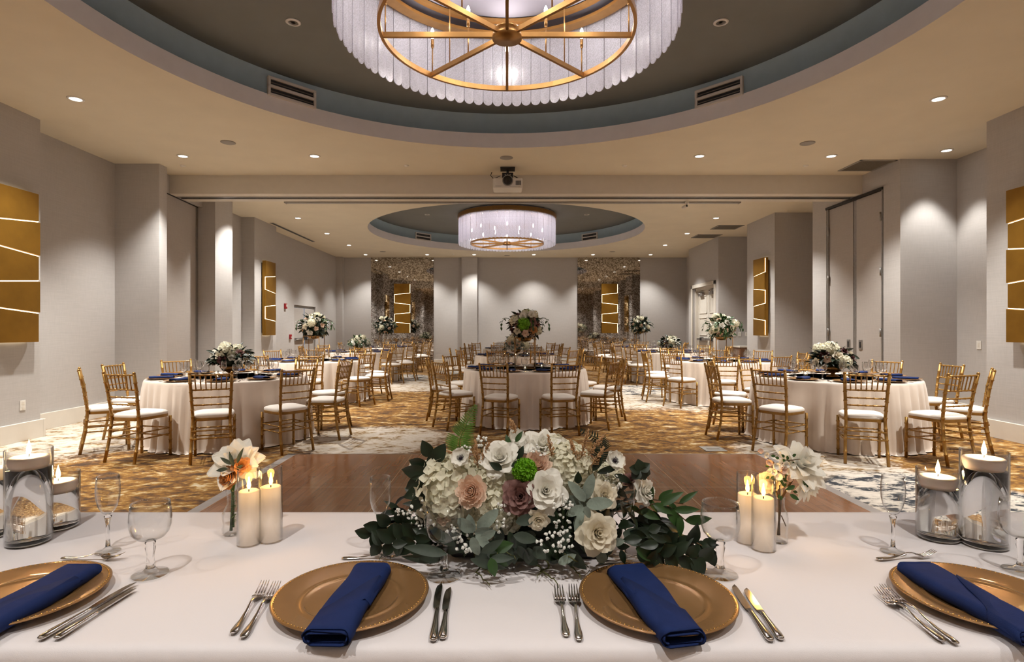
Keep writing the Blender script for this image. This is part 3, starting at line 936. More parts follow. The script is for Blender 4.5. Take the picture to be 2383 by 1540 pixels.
o = empty('exit_sign', (6.99, 1.5, 3.0), -PI/2, 'lit green exit sign seen only as a reflection in the mirror', 'exit sign')
b = MB(); b.box(-.16, .16, -.05, 0, -.09, .09); b.build('housing', M['white_plastic'], o, bevel=.005)
b = MB()
def seg(x0, z0, x1, z1, w_=.012):
    b.tube([(x0, -.052, z0), (x1, -.052, z1)], w_/1.4, 4)
for x in (-.115,): seg(x, -.05, x, .05); seg(x, .05, x+.045, .05); seg(x, 0, x+.04, 0); seg(x, -.05, x+.045, -.05)
seg(-.05, -.05, 0.0, .05); seg(-.05, .05, 0.0, -.05); seg(.028, -.05, .028, .05); seg(.08, -.05, .08, .05); seg(.052, .05, .108, .05)
b.build('lettering', M['exit_green'], o)
o = empty('floor_box', (2.33, 6.32, 0), label='flush metal floor box cover in the carpet behind the dance floor', cat='floor box')
b = MB(); b.box(-.12, .12, -.12, .12, 0, .006); b.build('cover', M['grey_plastic'], o, bevel=.002)
b = MB(); b.box(-.07, .07, -.03, .03, .006, .008); b.build('flap', M['vent'], o)

# ------------------------------------------------------------------ flowers (meshes shared by all arrangements)
def petal(mb, Mx, L, W, a0, a1, cup=.25, nu=4, nv=5, tip=.45, ruffle=0.0, rnd=random, point=0.0, base=None):
    """a petal growing from the origin; a0/a1: opening angle from +Z at the base and at the tip;
    base: distance of its foot from the flower's axis, to wrap the petal around the axis"""
    vs = []; fs = []
    y = z = 0.0
    ph = rnd.random()*6
    for j in range(nv+1):
        v = j/nv
        a = a0 + (a1-a0)*v**2.2
        if j:
            y += math.sin(a)*L/nv; z += math.cos(a)*L/nv
        wv = W*(math.sin(PI*(.10+.70*v))**.75)
        if v > .72: wv *= 1-(1-tip)*((v-.72)/.28)**2
        if point and v > .6: wv *= 1-point*((v-.6)/.4)**1.5
        for i in range(nu+1):
            u = i/nu*2-1
            rf = ruffle*W*math.sin(u*6+ph)*v*v
            drop = (abs(u)**2.5)*L*.07*max(0, v-.5)*2*(1-point)
            yy, zz = y + rf*math.cos(a) - drop*math.sin(a), z + rf*math.sin(a) - drop*math.cos(a)
            if base is not None:
                dist = (base + yy)*1.12 + .05
                an = max(-2.2, min(2.2, u*wv/2/max(dist, .05)))
                vs.append((dist*math.sin(an), dist*math.cos(an) - .05 - base, zz))
            else:
                c = cup*W*u*u
                vs.append((u*wv/2, yy - c*math.cos(a), zz + c*math.sin(a)))
    for j in range(nv):
        for i in range(nu):
            a = j*(nu+1)+i
            fs.append((a, a+1, a+nu+2, a+nu+1))
    mb.add(vs, fs, Mx)

def rose_mesh(seed=1, open_=1.0, layers=((3, .0, .10), (3, .06, .32), (4, .16, .62), (5, .30, 1.05), (5, .48, 1.5), (5, .78, 1.85)), nu=6, nv=7, point=0.0, L0=.74, L1=1.02, W0=.50, W1=1.12):
    """unit rose: radius about 1, axis +Z"""
    rnd = random.Random(seed); mb = MB()
    nl = len(layers); tw = 0
    for li, (n, a0, a1) in enumerate(layers):
        f = li/(nl-1)
        L = L0 + (L1-L0)*f; W = W0 + (W1-W0)*f
        tw += .6
        for k in range(n):
            an = 2*PI*k/n + tw + rnd.uniform(-.15, .15)
            rr = .05 + .09*f + .02*(k % 2)
            Mx = R(an, 'Z') @ T(0, rr, -.10 - .26*f + rnd.uniform(-.02, .02))
            petal(mb, Mx, L*rnd.uniform(.95, 1.06), W*rnd.uniform(.9, 1.1), a0*open_, a1*open_*rnd.uniform(.9, 1.1), nu=nu, nv=nv, tip=.80, ruffle=.01+.05*f, rnd=rnd, point=point, base=rr)
    mb.lathe([(0, -.45), (.16, -.4), (.2, -.1), (.1, .1), (0, .15)], 8)
    return mb
def hydrangea_mesh(seed=2, n=200, hemi=.3, fl=.155, q_=3):
    rnd = random.Random(seed); mb = MB()
    for i in range(n):
        ph = i*2.39996
        zc = 1 - (i+.5)/n*(1+hemi)
        r = math.sqrt(max(0, 1-zc*zc))
        d = Vector((r*math.cos(ph), r*math.sin(ph), zc))
        Mx = look_matrix(d*rnd.uniform(.86, 1.02), d + Vector([rnd.uniform(-.5, .5) for _ in range(3)]), rnd.random()*6)
        for k in range(4):
            petal(mb, Mx @ R(k*PI/2, 'Z'), fl*rnd.uniform(.9, 1.15), fl*1.1, 1.15, 1.5, cup=.10, nu=q_, nv=q_, tip=.5, rnd=rnd)
    mb.ball((0, 0, -.03), .87, 14, 10)
    return mb
def mum_mesh(seed=3, n=240):
    rnd = random.Random(seed); mb = MB()
    for i in range(n):
        ph = i*2.39996; zc = 1 - (i+.5)/n*1.25
        r = math.sqrt(max(0, 1-zc*zc)); d = Vector((r*math.cos(ph), r*math.sin(ph), zc))
        petal(mb, look_matrix(d*.62, d + Vector([rnd.uniform(-.3, .3) for _ in range(3)]), rnd.random()*6), .36, .24, -.1, .9+rnd.random()*.9, cup=.3, nu=3, nv=3, tip=.7, ruffle=.25, rnd=rnd)
    mb.ball((0, 0, 0), .74, 10, 8)
    return mb
def anemone_mesh(seed=4):
    rnd = random.Random(seed); mb = MB(); 
    for li, n in ((0, 5), (1, 5)):
        for k in range(n):
            an = 2*PI*(k+.5*li)/n + rnd.uniform(-.1, .1)
            petal(mb, R(an, 'Z') @ T(0, .06, -.04*li), .98, 1.1, 1.15+.15*li, .75+.3*li, cup=.16, nu=6, nv=7, tip=.6, ruffle=.03, rnd=rnd)
    return mb
def anemone_core():
    rnd = random.Random(9); mb = MB(); mb.ball((0, 0, .12), .15, 10, 8)
    for i in range(44):
        a = i*2.4; r = rnd.uniform(.2, .36)
        mb.tube([(r*.4*math.cos(a), r*.4*math.sin(a), .08), (r*math.cos(a), r*math.sin(a), .22)], .008, 4)
        mb.ball((r*math.cos(a), r*math.sin(a), .23), .026, 5, 4)
    return mb
def leaf(mb, p, d, L, W, bend=.4, roll=0.0, fold=.15, nv=6, point=1.0, up=None):
    """leaf from p along d"""
    d = Vector(d).normalized()
    upv = Vector(up or (0, 0, 1))
    sd = d.cross(upv)
    if sd.length < 1e-3: sd = Vector((1, 0, 0))
    sd.normalize(); nr = sd.cross(d).normalized()
    q = Matrix.Rotation(roll, 3, d)
    sd = q @ sd; nr = q @ nr
    vs = []; fs = []
    pos = Vector(p)
    for j in range(nv+1):
        v = j/nv
        a = bend*v
        t_ = d*math.cos(a) - nr*math.sin(a)
        if j: pos = pos + t_*(L/nv)
        wv = W*math.sin(PI*min(1, v**.8*.97+.03))**(.9 if point > .5 else .55)
        if j == nv and point > .5: wv = 0.0005
        nn = nr*math.cos(a) + d*math.sin(a)
        for u in (-1, -.5, 0, .5, 1):
            vs.append(pos + sd*(u*wv/2) + nn*(abs(u)*wv*fold))
    for j in range(nv):
        for i in range(4):
            a = j*5+i; fs.append((a, a+1, a+6, a+5))
    mb.add(vs, fs)
def foliage_ball(mb, rnd, c, rx, rz, n, L, W, zmin=-.5, droop=.5, nv=4):
    for i in range(n):
        a = rnd.random()*2*PI; zc = rnd.uniform(zmin, 1)
        r = math.sqrt(max(0, 1-zc*zc))
        d = Vector((r*math.cos(a), r*math.sin(a), zc))
        p = Vector(c) + Vector((d.x*rx, d.y*rx, d.z*rz))*rnd.uniform(.45, .85)
        dd = d + Vector((0, 0, rnd.uniform(-droop, .3)))
        leaf(mb, p, dd, L*rnd.uniform(.7, 1.3), W*rnd.uniform(.7, 1.2), rnd.uniform(.1, .9), rnd.uniform(-1, 1), nv=nv)

ROSE = rose_mesh(1).mesh('rose')
ROSE_LOW = rose_mesh(5, layers=((3, .0, .2), (4, .25, .8), (5, .6, 1.7)), nu=3, nv=4).mesh('rose_small')
HYD = hydrangea_mesh(2).mesh('hydrangea')
HYD_LOW = hydrangea_mesh(6, 44, fl=.24, q_=2).mesh('hydrangea_small')
MUM = mum_mesh().mesh('mum')
PEONY = rose_mesh(11, 1.0, ((3, -.1, .0), (4, .10, -.2), (5, .26, -.1), (6, .42, .0), (7, .60, .10), (8, .80, .25), (9, 1.02, .45), (9, 1.25, .85)), 5, 6, L0=.55, L1=.80, W0=.34, W1=.70).mesh('ranunculus')
SPIKY = rose_mesh(13, 1.0, ((3, .0, .2), (3, .15, .5), (4, .4, .9), (5, .7, 1.4), (6, 1.0, 1.8), (6, 1.2, 2.0)), 6, 7, point=.75, W1=1.0, L1=1.15).mesh('pointed_rose')
BLOSS = anemone_mesh(21).mesh('blossom')
CORE = anemone_core().mesh('flower_centre')
MESHMAT = {}
def matmesh(me, mk):
    k = (me.name, mk)
    if k not in MESHMAT:
        m2 = me.copy(); m2.materials.clear(); m2.materials.append(M[mk]); MESHMAT[k] = m2
    return MESHMAT[k]
def bloom(name, me, mk, parent, loc, d, r, roll=0.0, label=None):
    o = bpy.data.objects.new(name, matmesh(me, mk)); C.objects.link(o)
    o.parent = parent
    o.matrix_local = look_matrix(loc, d, roll) @ S(r)
    KIDS.setdefault(parent.name, []).append(o)
    if label: o['label'] = label
    return o

COLS_A = ['petal_white', 'petal_cream', 'petal_white', 'petal_cream', 'petal_blush', 'petal_white', 'petal_peach']
COLS_B = ['petal_mauve', 'petal_cream', 'petal_mauve', 'petal_tan', 'petal_white', 'petal_blush', 'petal_cream', 'petal_burgundy']
def bouquet(root, seed, c, rx, rz, cols, nb, br, leafm='leaf_dark', zmin=-.3, nleaf=170, hyd=2, green=False, mum=False):
    rnd = random.Random(seed)
    mb = MB(); foliage_ball(mb, rnd, c, rx*1.05, rz*1.1, nleaf, rx*.42, rx*.20, zmin-.1)
    mb.ball(c, min(rx, rz)*.62, 10, 8)
    mb.build('foliage', M[leafm], root)
    for i in range(nb):
        ph = i*2.39996 + seed
        zc = 1 - (i+.5)/nb*(1-zmin)
        r = math.sqrt(max(0, 1-zc*zc))
        d = Vector((r*math.cos(ph), r*math.sin(ph), zc))
        k = rnd.uniform(.78, .98)
        p = Vector(c) + Vector((d.x*rx, d.y*rx, d.z*rz))*k
        mk = cols[i % len(cols)]
        if i < hyd or (hyd and i % 7 == 3): bloom('hydrangea', HYD_LOW, 'petal_green' if green and i == 1 else 'petal_hydrangea', root, p, d, br*1.45)
        else: bloom('rose', ROSE_LOW, mk, root, p, d, br*rnd.uniform(.85, 1.2), rnd.random()*6)
    if green:
        bloom('hydrangea', HYD_LOW, 'petal_green', root, Vector(c) + Vector((-.02, -rx*.92, .02)), (0, -1, .1), br*1.7, 0, 'bright green hydrangea')
        for (dx, dz, mk) in ((-.13, .03, 'petal_mauve'), (.12, .05, 'petal_mauve'), (-.12, -.08, 'petal_cream'), (0.0, -.12, 'petal_peach'), (.13, -.07, 'petal_tan'), (-.04, .14, 'petal_white'), (.09, .16, 'petal_white')):
            bloom('rose', ROSE_LOW, mk, root, Vector(c) + Vector((dx, -math.sqrt(max(.001, rx*rx-dx*dx))*.93, dz)), (dx*3, -1, dz*3), br*1.05)
    return root

def low_arrangement(loc, seed, cols, lb, rx=.27, rz=.17, leafm='leaf_dark', nb=20, br=.055):
    o = empty('low_flower_centrepiece', loc, 0, lb, 'flower arrangement', 'low table centrepieces')
    b = MB(); b.lathe([(0, 0), (.075, 0), (.07, .012), (.025, .03), (.022, .05), (.09, .075), (.125, .13), (.12, .13), (.08, .08), (0, .06)], 24)
    b.build('footed_bowl', M['brass'], o)
    bouquet(o, seed, (0, 0, .20), rx, rz, cols, nb, br, leafm, -.15)
    return o
def tall_arrangement(loc, seed, cols, lb, h=.50, rx=.27, rz=.23, leafm='leaf_dark', nb=26, br=.055, green=False):
    o = empty('tall_flower_centrepiece', loc, 0.0, lb, 'flower arrangement', 'tall table centrepieces')
    a = .15
    b = MB()
    for z in (.006, h):
        for (x0, y0, x1, y1) in ((-a, -a, a, -a), (a, -a, a, a), (a, a, -a, a), (-a, a, -a, -a)):
            b.tube([(x0, y0, z), (x1, y1, z)], .006, 6)
    b.build('stand_frame', M['brass'], o)
    b = MB(); b.tube([(0, 0, 0), (0, 0, h)], .007, 6); p0 = None
    for (x, y) in ((-a, -a), (a, -a), (a, a), (-a, a)):
        if p0 is None: p0 = b.build('stand_post', M['brass'], o); p0.matrix_local = T(x, y, 0)
        else: share(p0, 'stand_post', o, T(x, y, 0))
    b = MB(); b.lathe([(0, h-.06), (.08, h-.05), (.12, h), (.1, h+.01), (0, h-.02)], 16); b.box(-.14, .14, -.008, .008, h-.004, h+.006); b.box(-.008, .008, -.14, .14, h-.004, h+.006)
    b.build('bowl', M['brass'], o)
    bouquet(o, seed, (0, 0, h+.19), rx, rz, cols, nb, br, leafm, -.75, 240, 2, green)
    rnd = random.Random(seed+9); b = MB()
    for k in range(5):
        an = rnd.random()*6.28; d = Vector((math.cos(an), math.sin(an), 0)); p = Vector((0, 0, h+.25)) + d*rx*.8
        for j in range(7):
            dd = d*(.8-.1*j) + Vector((0, 0, .6 - .28*j)); p2 = p + dd*.05
            b.tube([p, p2], .003, 4); leaf(b, p2, dd + Vector((rnd.uniform(-1, 1), rnd.uniform(-1, 1), 0)), .07, .035, .4, nv=4); p = p2
    b.build('trailing_leaves', M['leaf_mid'], o)
    return o

# ------------------------------------------------------------------ chairs
def bamboo(mb, pts, r, rings=None, n=8, flat=1.0):
    """tube with small ring bulges at parameters of its length"""
    P = [Vector(p) for p in pts]
    seg = [(P[i+1]-P[i]).length for i in range(len(P)-1)]; tot = sum(seg)
    def at_(s):
        s = max(0, min(tot, s))
        for i, l in enumerate(seg):
            if s <= l or i == len(seg)-1: return P[i].lerp(P[i+1], s/l if l else 0)
            s -= l
    ts = {0.0: r, tot: r}
    acc = 0
    for l in seg[:-1]: acc += l; ts[acc] = r
    for q in rings or []:
        s = q*tot
        for ds, k in ((-.008, 1), (-.004, 1.28), (.004, 1.28), (.008, 1)):
            if 0 < s+ds < tot: ts[s+ds] = r*k
    ks = sorted(ts)
    mb.tube([at_(k) for k in ks], [ts[k] for k in ks], n)

def make_chair(full):
    o = empty('chiavari_chair')
    g = M['chair_gold']
    # rear posts: foot splayed back, waist at the seat, leaning back above
    def rear(s): return [(s*.185, -.245, 0), (s*.178, -.20, .22), (s*.168, -.178, .43), (s*.170, -.182, .50), (s*.182, -.212, .72), (s*.190, -.250, .905)]
    for s in (-1, 1):
        b = MB(); bamboo(b, rear(s), .0155, [.13, .28, .40, .52, .60, .70, .80, .90], 8)
        b.ball((s*.1905, -.252, .913), .016, 8, 6)
        b.build('leg', g, o)
    for s in (-1, 1):
        b = MB(); bamboo(b, [(s*.188, .195, 0), (s*.19, .19, .43)], .0150, [.16, .40, .62, .85], 8)
        b.build('leg', g, o)
    # seat frame
    outl = []
    for k in range(28):
        a = 2*PI*k/28; ca, sa = math.cos(a), math.sin(a)
        x = math.copysign(abs(ca)**.45, ca)*(.205 + .0*sa); y = math.copysign(abs(sa)**.5, sa)*.205
        x *= 1 - .09*(1 - (y+.205)/.41)
        outl.append((x, y+.008))
    b = MB(); b.prism(outl, .425, .455); b.build('seat_frame', g, o, bevel=.005)
    # cushion: domed
    b = MB(); vs = []; fs = []
    rings = [(1.0, .455), (1.015, .466), (1.0, .480), (.93, .492), (.78, .500), (.5, .505), (.2, .507)]
    for (k_, z) in rings:
        for (x, y) in outl: vs.append((x*k_*.98, (y-.008)*k_*.98+.010, z))
    n = len(outl)
    for i in range(len(rings)-1):
        for k in range(n):
            k2 = (k+1) % n; fs.append((i*n+k, i*n+k2, (i+1)*n+k2, (i+1)*n+k))
    fs.append(tuple(range((len(rings)-1)*n, len(rings)*n)))
    b.add(vs, fs); b.build('cushion', M['cushion'], o)
    def post_at(z):
        pts = rear(1)
        for i in range(len(pts)-1):
            if pts[i][2] <= z <= pts[i+1][2]:
                f = (z-pts[i][2])/(pts[i+1][2]-pts[i][2])
                return pts[i][0]+(pts[i+1][0]-pts[i][0])*f, pts[i][1]+(pts[i+1][1]-pts[i][1])*f
    zs = [.895, .745, .665, .590]
    def rail(b, z, r=.0085, flat=1):
        x, y = post_at(z); cy_ = y - .012
        bamboo(b, [(-x, y, z), (-x*.5, cy_, z), (x*.5, cy_, z), (x, y, z)], r, [.12, .31, .5, .69, .88], 7)
    def spindle(b, f):
        x0, y0 = post_at(zs[1]); x1, y1 = post_at(zs[0])
        bamboo(b, [(f*x0*.86, y0-.012, zs[1]), (f*(x0+x1)*.44, (y0+y1)/2-.012, (zs[0]+zs[1])/2), (f*x1*.88, y1-.012, zs[0])], .006, [.12, .5, .88], 6)
    def stretch(b, kind):
        if kind[0] == 'side':
            s, z = kind[1], kind[2]; bamboo(b, [(s*.176, -.205, z), (s*.189, .193, z)], .0075, [.12, .37, .63, .88], 6)
        elif kind[0] == 'front':
            bamboo(b, [(-.188, .193, kind[1]), (.188, .193, kind[1])], .0075, [.12, .37, .63, .88], 6)
        else:
            bamboo(b, [(-.179, -.208, kind[1]), (.179, -.208, kind[1])], .0075, [.12, .37, .63, .88], 6)
    kinds = [('side', -1, .30), ('side', 1, .30), ('side', -1, .235), ('side', 1, .235), ('front', .30), ('front', .215), ('rear', .33), ('rear', .25)]
    fr = [(-1+2*k/6)*.86 for k in range(7)]
    if full:
        for z in zs: b = MB(); rail(b, z); b.build('back_rail', g, o)
        for f in fr: b = MB(); spindle(b, f); b.build('spindle', g, o)
        for k in kinds: b = MB(); stretch(b, k); b.build('stretcher', g, o)
    else:
        b = MB(); [rail(b, z) for z in zs]; [spindle(b, f) for f in fr]; b.build('backrest', g, o)
        b = MB(); [stretch(b, k) for k in kinds]; b.build('stretcher_frame', g, o)
    return o

# ------------------------------------------------------------------ glassware, place setting prototypes
def wall_profile(pts, th):
    """closed thin shell profile from an outer list (r, z) bottom to top"""
    inner = [(max(r-th, 0), z + (th if i == 0 else 0)) for i, (r, z) in enumerate(pts)]
    return pts + list(reversed(inner))
def goblet(n=40, solid=True, name='water_goblet', m='glass'):
    o = empty(name)
    outer = [(0, .0845), (.008, .0840), (.020, .0860), (.032, .092), (.041, .104), (.0455, .120), (.0462, .137), (.0450, .155), (.0425, .176)]
    b = MB(); b.lathe(wall_profile(outer, .0014), n, closed=False); b.build('bowl', M[m], o)
    b = MB(); b.lathe([(0, .0005), (.040, .0005), (.0415, .002), (.038, .0045), (.018, .009), (.011, .016), (0, .0163)], n)
    b.build('foot', M['foot_glass' if solid else m], o)
    b = MB(); b.lathe([(0, .0168), (.0108, .0168), (.0085, .03), (.0085, .05), (.0115, .066), (.0095, .072), (.012, .079), (.009, .0842), (0, .0843)], n)
    b.build('stem', M['stem_glass' if solid else m], o)
    return o
def flute(n=36, solid=True, name='champagne_flute', m='glass'):
    o = empty(name)
    outer = [(0, .1045), (.007, .105), (.015, .112), (.0235, .128), (.0285, .150), (.0300, .172), (.0290, .192), (.0268, .212)]
    b = MB(); b.lathe(wall_profile(outer, .0013), n); b.build('bowl', M[m], o)
    b = MB(); b.lathe([(0, .0005), (.030, .0005), (.0315, .002), (.029, .004), (.012, .008), (.006, .016), (0, .0162)], n)
    b.build('foot', M['foot_glass' if solid else m], o)
    b = MB(); b.lathe([(0, .0166), (.006, .0166), (.0045, .04), (.005, .075), (.0075, .092), (.0095, .1), (0, .1042)], n)
    b.build('stem', M['stem_glass' if solid else m], o)
    return o
def charger(n=72, beads=110):
    o = empty('charger_plate')
    b = MB()
    b.lathe([(0, .002), (.10, .002), (.112, .004), (.165, .0165), (.168, .019), (.166, .0205), (.160, .0200), (.118, .0105), (.108, .0088), (.1045, .0105), (.101, .0085), (.094, .0062), (0, .0058)], n)
    b.build('plate', M['charger'], o)
    if beads:
        b = MB()
        for k in range(beads):
            a = 2*PI*k/beads; b.ball((.1608*math.cos(a), .1608*math.sin(a), .0202), .0019, 6, 4)
        b.build('beaded_rim', M['bead'], o)
    return o
def napkin_mesh(Ln=.29, Wn=.088, Hn=.026, turns=1, seed=0, seg=14, flap=True):
    """napkin folded flat into a long roll along Y"""
    rnd = random.Random(seed); mb = MB()
    # flattened spiral cross-section in XZ
    pl = []
    lay = [(0, 1.0), (1, .78), (2, .52)] if turns > 1 else [(0, 1.0)]
    for li, k in lay:
        hw = Wn/2*(.97 if li == 0 else .93-.04*li); hh = Hn/2*k
        rr = hh
        for i in range(9): a = -PI/2 + PI*i/8; pl.append((hw-rr+rr*math.cos(a)*1.1, rr*math.sin(a)))
        for i in range(9): a = PI/2 + PI*i/8; pl.append((-hw+rr+rr*math.cos(a)*1.1, rr*math.sin(a)*(1 - (.12 if i > 6 else 0))))
    th = .0012
    m = len(pl); vs = []; fs = []
    for s_ in (1, -1):
        for j in range(seg+1):
            v = j/seg; y = (v-.5)*Ln
            wob = .0022*math.sin(v*9+seed) ; wk = 1 + .05*math.sin(v*4+seed*2) + .04*(v-.5)
            for i, (x, z) in enumerate(pl):
                nx = pl[min(i+1, m-1)][0]-pl[max(i-1, 0)][0]; nz = pl[min(i+1, m-1)][1]-pl[max(i-1, 0)][1]
                l = math.hypot(nx, nz) or 1
                off = th*s_
                vs.append((x*wk + nz/l*off + wob, y + (.004*math.sin(i*.9+seed) if j in (0, seg) else 0), z*(1+.06*math.sin(v*11+seed)) - nx/l*off + Hn/2))
    k0 = (seg+1)*m
    for s_ in (0, 1):
        for j in range(seg):
            for i in range(m-1):
                a = s_*k0 + j*m+i
                f = (a, a+1, a+m+1, a+m); fs.append(f if s_ else tuple(reversed(f)))
    for j in (0, seg):
        for i in range(m-1):
            a = j*m+i; fs.append((a, a+1, a+1+k0, a+k0))
    mb.add(vs, fs)
    if flap:
        # diagonal wrapped fold over the top
        vs = []; fs = []; nn = 10
        hw = Wn/2*1.01
        for j in range(2):
            for i in range(nn+1):
                u = i/nn*2-1; x = u*hw
                zt = Hn*1.04 if abs(u) < .8 else Hn*(1.04 - (abs(u)-.8)*2.6)
                y0 = (u*.09 + .012*math.sin(u*3)) * (1 if seed % 2 else -1)
                yb = max(-Ln/2 + .004, y0 - (.0 if j == 0 else .09+.02*u)); vs.append((x*1.01, yb, zt + (.0022 if j == 0 else -.001)))
        for i in range(nn): fs.append((i, i+1, nn+2+i, nn+1+i))
        b0 = len(vs); vs2 = [(x, y, z-.0025) for (x, y, z) in vs]
        fs2 = [tuple(reversed([q_+b0 for q_ in f])) for f in fs]
        for i in range(nn): fs2.append((i+1, i, b0+i, b0+i+1))
        mb.add(vs+vs2, fs+fs2)
    return mb
def fork_mesh(L=.20, w=.024, n=8):
    mb = MB()
    def cz(y):   # side curve, 0 = handle end
        v = y/L
        return .0035 + (.012*math.sin(min(1, max(0, (v-.35)/.4))*PI/1) if v < .75 else 0) * .9 + (max(0, v-.75)*.045)
    hp = [(0, y*L, cz(y*L)) for y in (0, .01, .04, .12, .25, .4, .52, .60, .66)]
    hr = [.002, .0055, .0078, .0082, .0055, .0034, .0028, .0034, .006]
    mb.tube(hp, hr, n, flat=.33, up=(0, 0, 1))
    # shoulder
    sh_ = [(.65, .006), (.69, .0105), (.73, w/2), (.77, w/2)]
    vs = []; fs = []
    for v, hw in sh_:
        for x in (-1, -.5, .5, 1):
            vs.append((x*hw, v*L, cz(v*L) - .0012*(1-abs(x))*2 + .0009))
        for x in (-1, -.5, .5, 1):
            vs.append((x*hw, v*L, cz(v*L) - .0012*(1-abs(x))*2 - .0009))
    for j in range(3):
        for i in range(3):
            a = j*8+i; fs.append((a, a+1, a+9, a+8)); a += 4; fs.append((a+8, a+9, a+1, a))
        fs.append((j*8, j*8+8, j*8+12, j*8+4)); fs.append((j*8+3, j*8+7, j*8+15, j*8+11))
    mb.add(vs, fs)
    for k in range(4):
        x = (-1.5+k)*w/4.15
        mb.tube([(x, .765*L, cz(.765*L)), (x, .84*L, cz(.84*L)-.001), (x*.97, .93*L, cz(.93*L)-.0005), (x*.95, L, cz(L)+.002)], [.0021, .0019, .0016, .0006], 6, flat=.6)
    return mb
def knife_meshes(L=.235):
    h = MB()
    h.tube([(0, y*L, .0045) for y in (0, .01, .03, .1, .2, .35, .45, .50)], [.003, .0065, .0082, .0085, .0072, .0054, .0048, .0055], 10, flat=.55, up=(0, 0, 1))
    bl = MB(); vs = []; fs = []
    pr = [(.50, -.005, .004), (.53, -.0085, .0045), (.62, -.0098, .005), (.75, -.0098, .0055), (.88, -.0088, .006), (.95, -.006, .0055), (.985, -.001, .004), (1.0, .003, .003)]
    for v, x0, x1 in pr:
        vs += [(x0, v*L, .0042), (x1, v*L, .0054), (x1, v*L, .0034), (x0, v*L, .0040)]
    for j in range(len(pr)-1):
        for i in range(4):
            a = j*4+i; c_ = j*4+(i+1) % 4; fs.append((a, c_, c_+4, a+4))
    fs.append((3, 2, 1, 0)); e = (len(pr)-1)*4; fs.append((e, e+1, e+2, e+3))
    bl.add(vs, fs, None, True)
    return h, bl
def make_knife(name='dinner_knife', L=.235):
    o = empty(name); h, bl = knife_meshes(L)
    h.build('handle', M['steel'], o); bl.build('blade', M['steel'], o)
    return o

# ------------------------------------------------------------------ round tables
TABLES = [
    ('left front table', -3.49, 7.04), ('right front table', 4.06, 6.96), ('centre front table', .27, 8.46),
    ('left second table', -3.70, 10.70), ('right second table', 4.05, 10.55), ('centre second table', .20, 12.65),
    ('left third table', -3.88, 14.65), ('right third table', 4.20, 14.40), ('centre rear table', .20, 16.90),
    ('left rear table', -3.95, 18.15), ('right rear table', 4.30, 18.05)]
TR = .915
ORD = ['leftmost', 'second from left', 'middle', 'second from right', 'rightmost']
def side_words(items, c):
    """items: list of (x, y): words for each, by the near or far side of the table and the order across it"""
    near = sorted([i for i, p in enumerate(items) if p[1] < c[1]], key=lambda i: items[i][0])
    far = sorted([i for i, p in enumerate(items) if p[1] >= c[1]], key=lambda i: items[i][0])
    out = {}
    for lst, sd in ((near, 'near side'), (far, 'far side')):
        n = len(lst)
        for k, i in enumerate(lst):
            wd = ORD[k] if n == 5 else ('number %d of %d from left' % (k+1, n) if n > 6 else (['leftmost', 'second from left', 'third from left', 'third from right', 'second from right', 'rightmost'] if n == 6 else ['leftmost', 'second from left', 'second from right', 'rightmost'])[k])
            out[i] = '%s on the %s' % (wd, sd)
    return out

def cloth_mesh(seed, low=False):
    rnd = random.Random(seed); mb = MB()
    n = 240 if not low else 120
    ks = [(rnd.choice([11, 13, 16, 19, 23, 29]), rnd.random()*6.28, rnd.uniform(.4, 1)) for _ in range(5)]
    def fold(a):
        s = sum(w_*math.sin(k*a+p + .6*math.sin(3*a+p)) for k, p, w_ in ks)/2.2
        return 1 - 2*abs(math.sin(s*1.9))**.8 if False else (abs(math.sin(s*2.2))**.7)*1.3 - .65
    rows = [(.0, .763, 0), (.5, .763, 0), (.88, .763, 0), (.906, .7625, 0), (.915, .755, .0), (.920, .735, .10), (.926, .66, .40), (.932, .55, .65), (.940, .42, .85), (.950, .28, 1.0), (.956, .14, 1.1), (.962, .05, 1.15), (.972, .014, 1.2), (.985, .004, 1.25)]
    vs = []; fs = []
    for (r, z, am) in rows:
        for k in range(n):
            a = 2*PI*k/n
            rr = r + fold(a)*.05*am + (.012*abs(fold(a*1.0+.3)) if z < .2 else 0)
            zz = z + (.006*math.sin(a*17+seed) + .006 if z < .03 else 0)
            vs.append((rr*math.cos(a), rr*math.sin(a), zz))
    for i in range(1 if False else 0, len(rows)-1):
        for k in range(n):
            k2 = (k+1) % n
            if i == 0: continue
            fs.append((i*n+k, i*n+k2, (i+1)*n+k2, (i+1)*n+k))
    fs.append(tuple(range(n, 2*n)))
    mb.add(vs, fs)
    return mb
CL = [cloth_mesh(i).mesh('cloth') for i in range(3)]
for m_ in CL: m_.materials.append(M['satin'])

chair_full = make_chair(True); chair_low = make_chair(False)
used = {}
pg = goblet(18, False, m='far_glass'); pf = flute(16, False, m='far_glass'); pc = charger(40, 0)
pn = napkin_mesh(.25, .09, .03, 1, 3, 6).build('folded_napkin', M['navy'])
pk = make_knife(); pfk = fork_mesh(n=5).build('dinner_fork', M['steel'])
votive = empty('votive_candle')
b = MB(); b.lathe(wall_profile([(0, 0), (.024, 0), (.027, .01), (.031, .06)], .002), 18); b.build('glass_cup', M['glass'], votive)
b = MB(); b.lathe([(0, .004), (.021, .004), (.021, .022), (0, .022)], 14); b.build('wax', M['wax'], votive)
b = MB(); b.lathe([(0, .022), (.004, .027), (.005, .033), (.002, .044), (0, .048)], 8); b.build('flame', M['tea_flame'], votive)
def place(proto, loc, rz, label, cat, group):
    if not used.get(proto.name): used[proto.name] = True; o = proto
    else: o = dup(proto)
    o.location = loc; o.rotation_euler = (0, 0, rz)
    o['label'] = label; o['category'] = cat; o['group'] = group
    return o
rnd = random.Random(77)
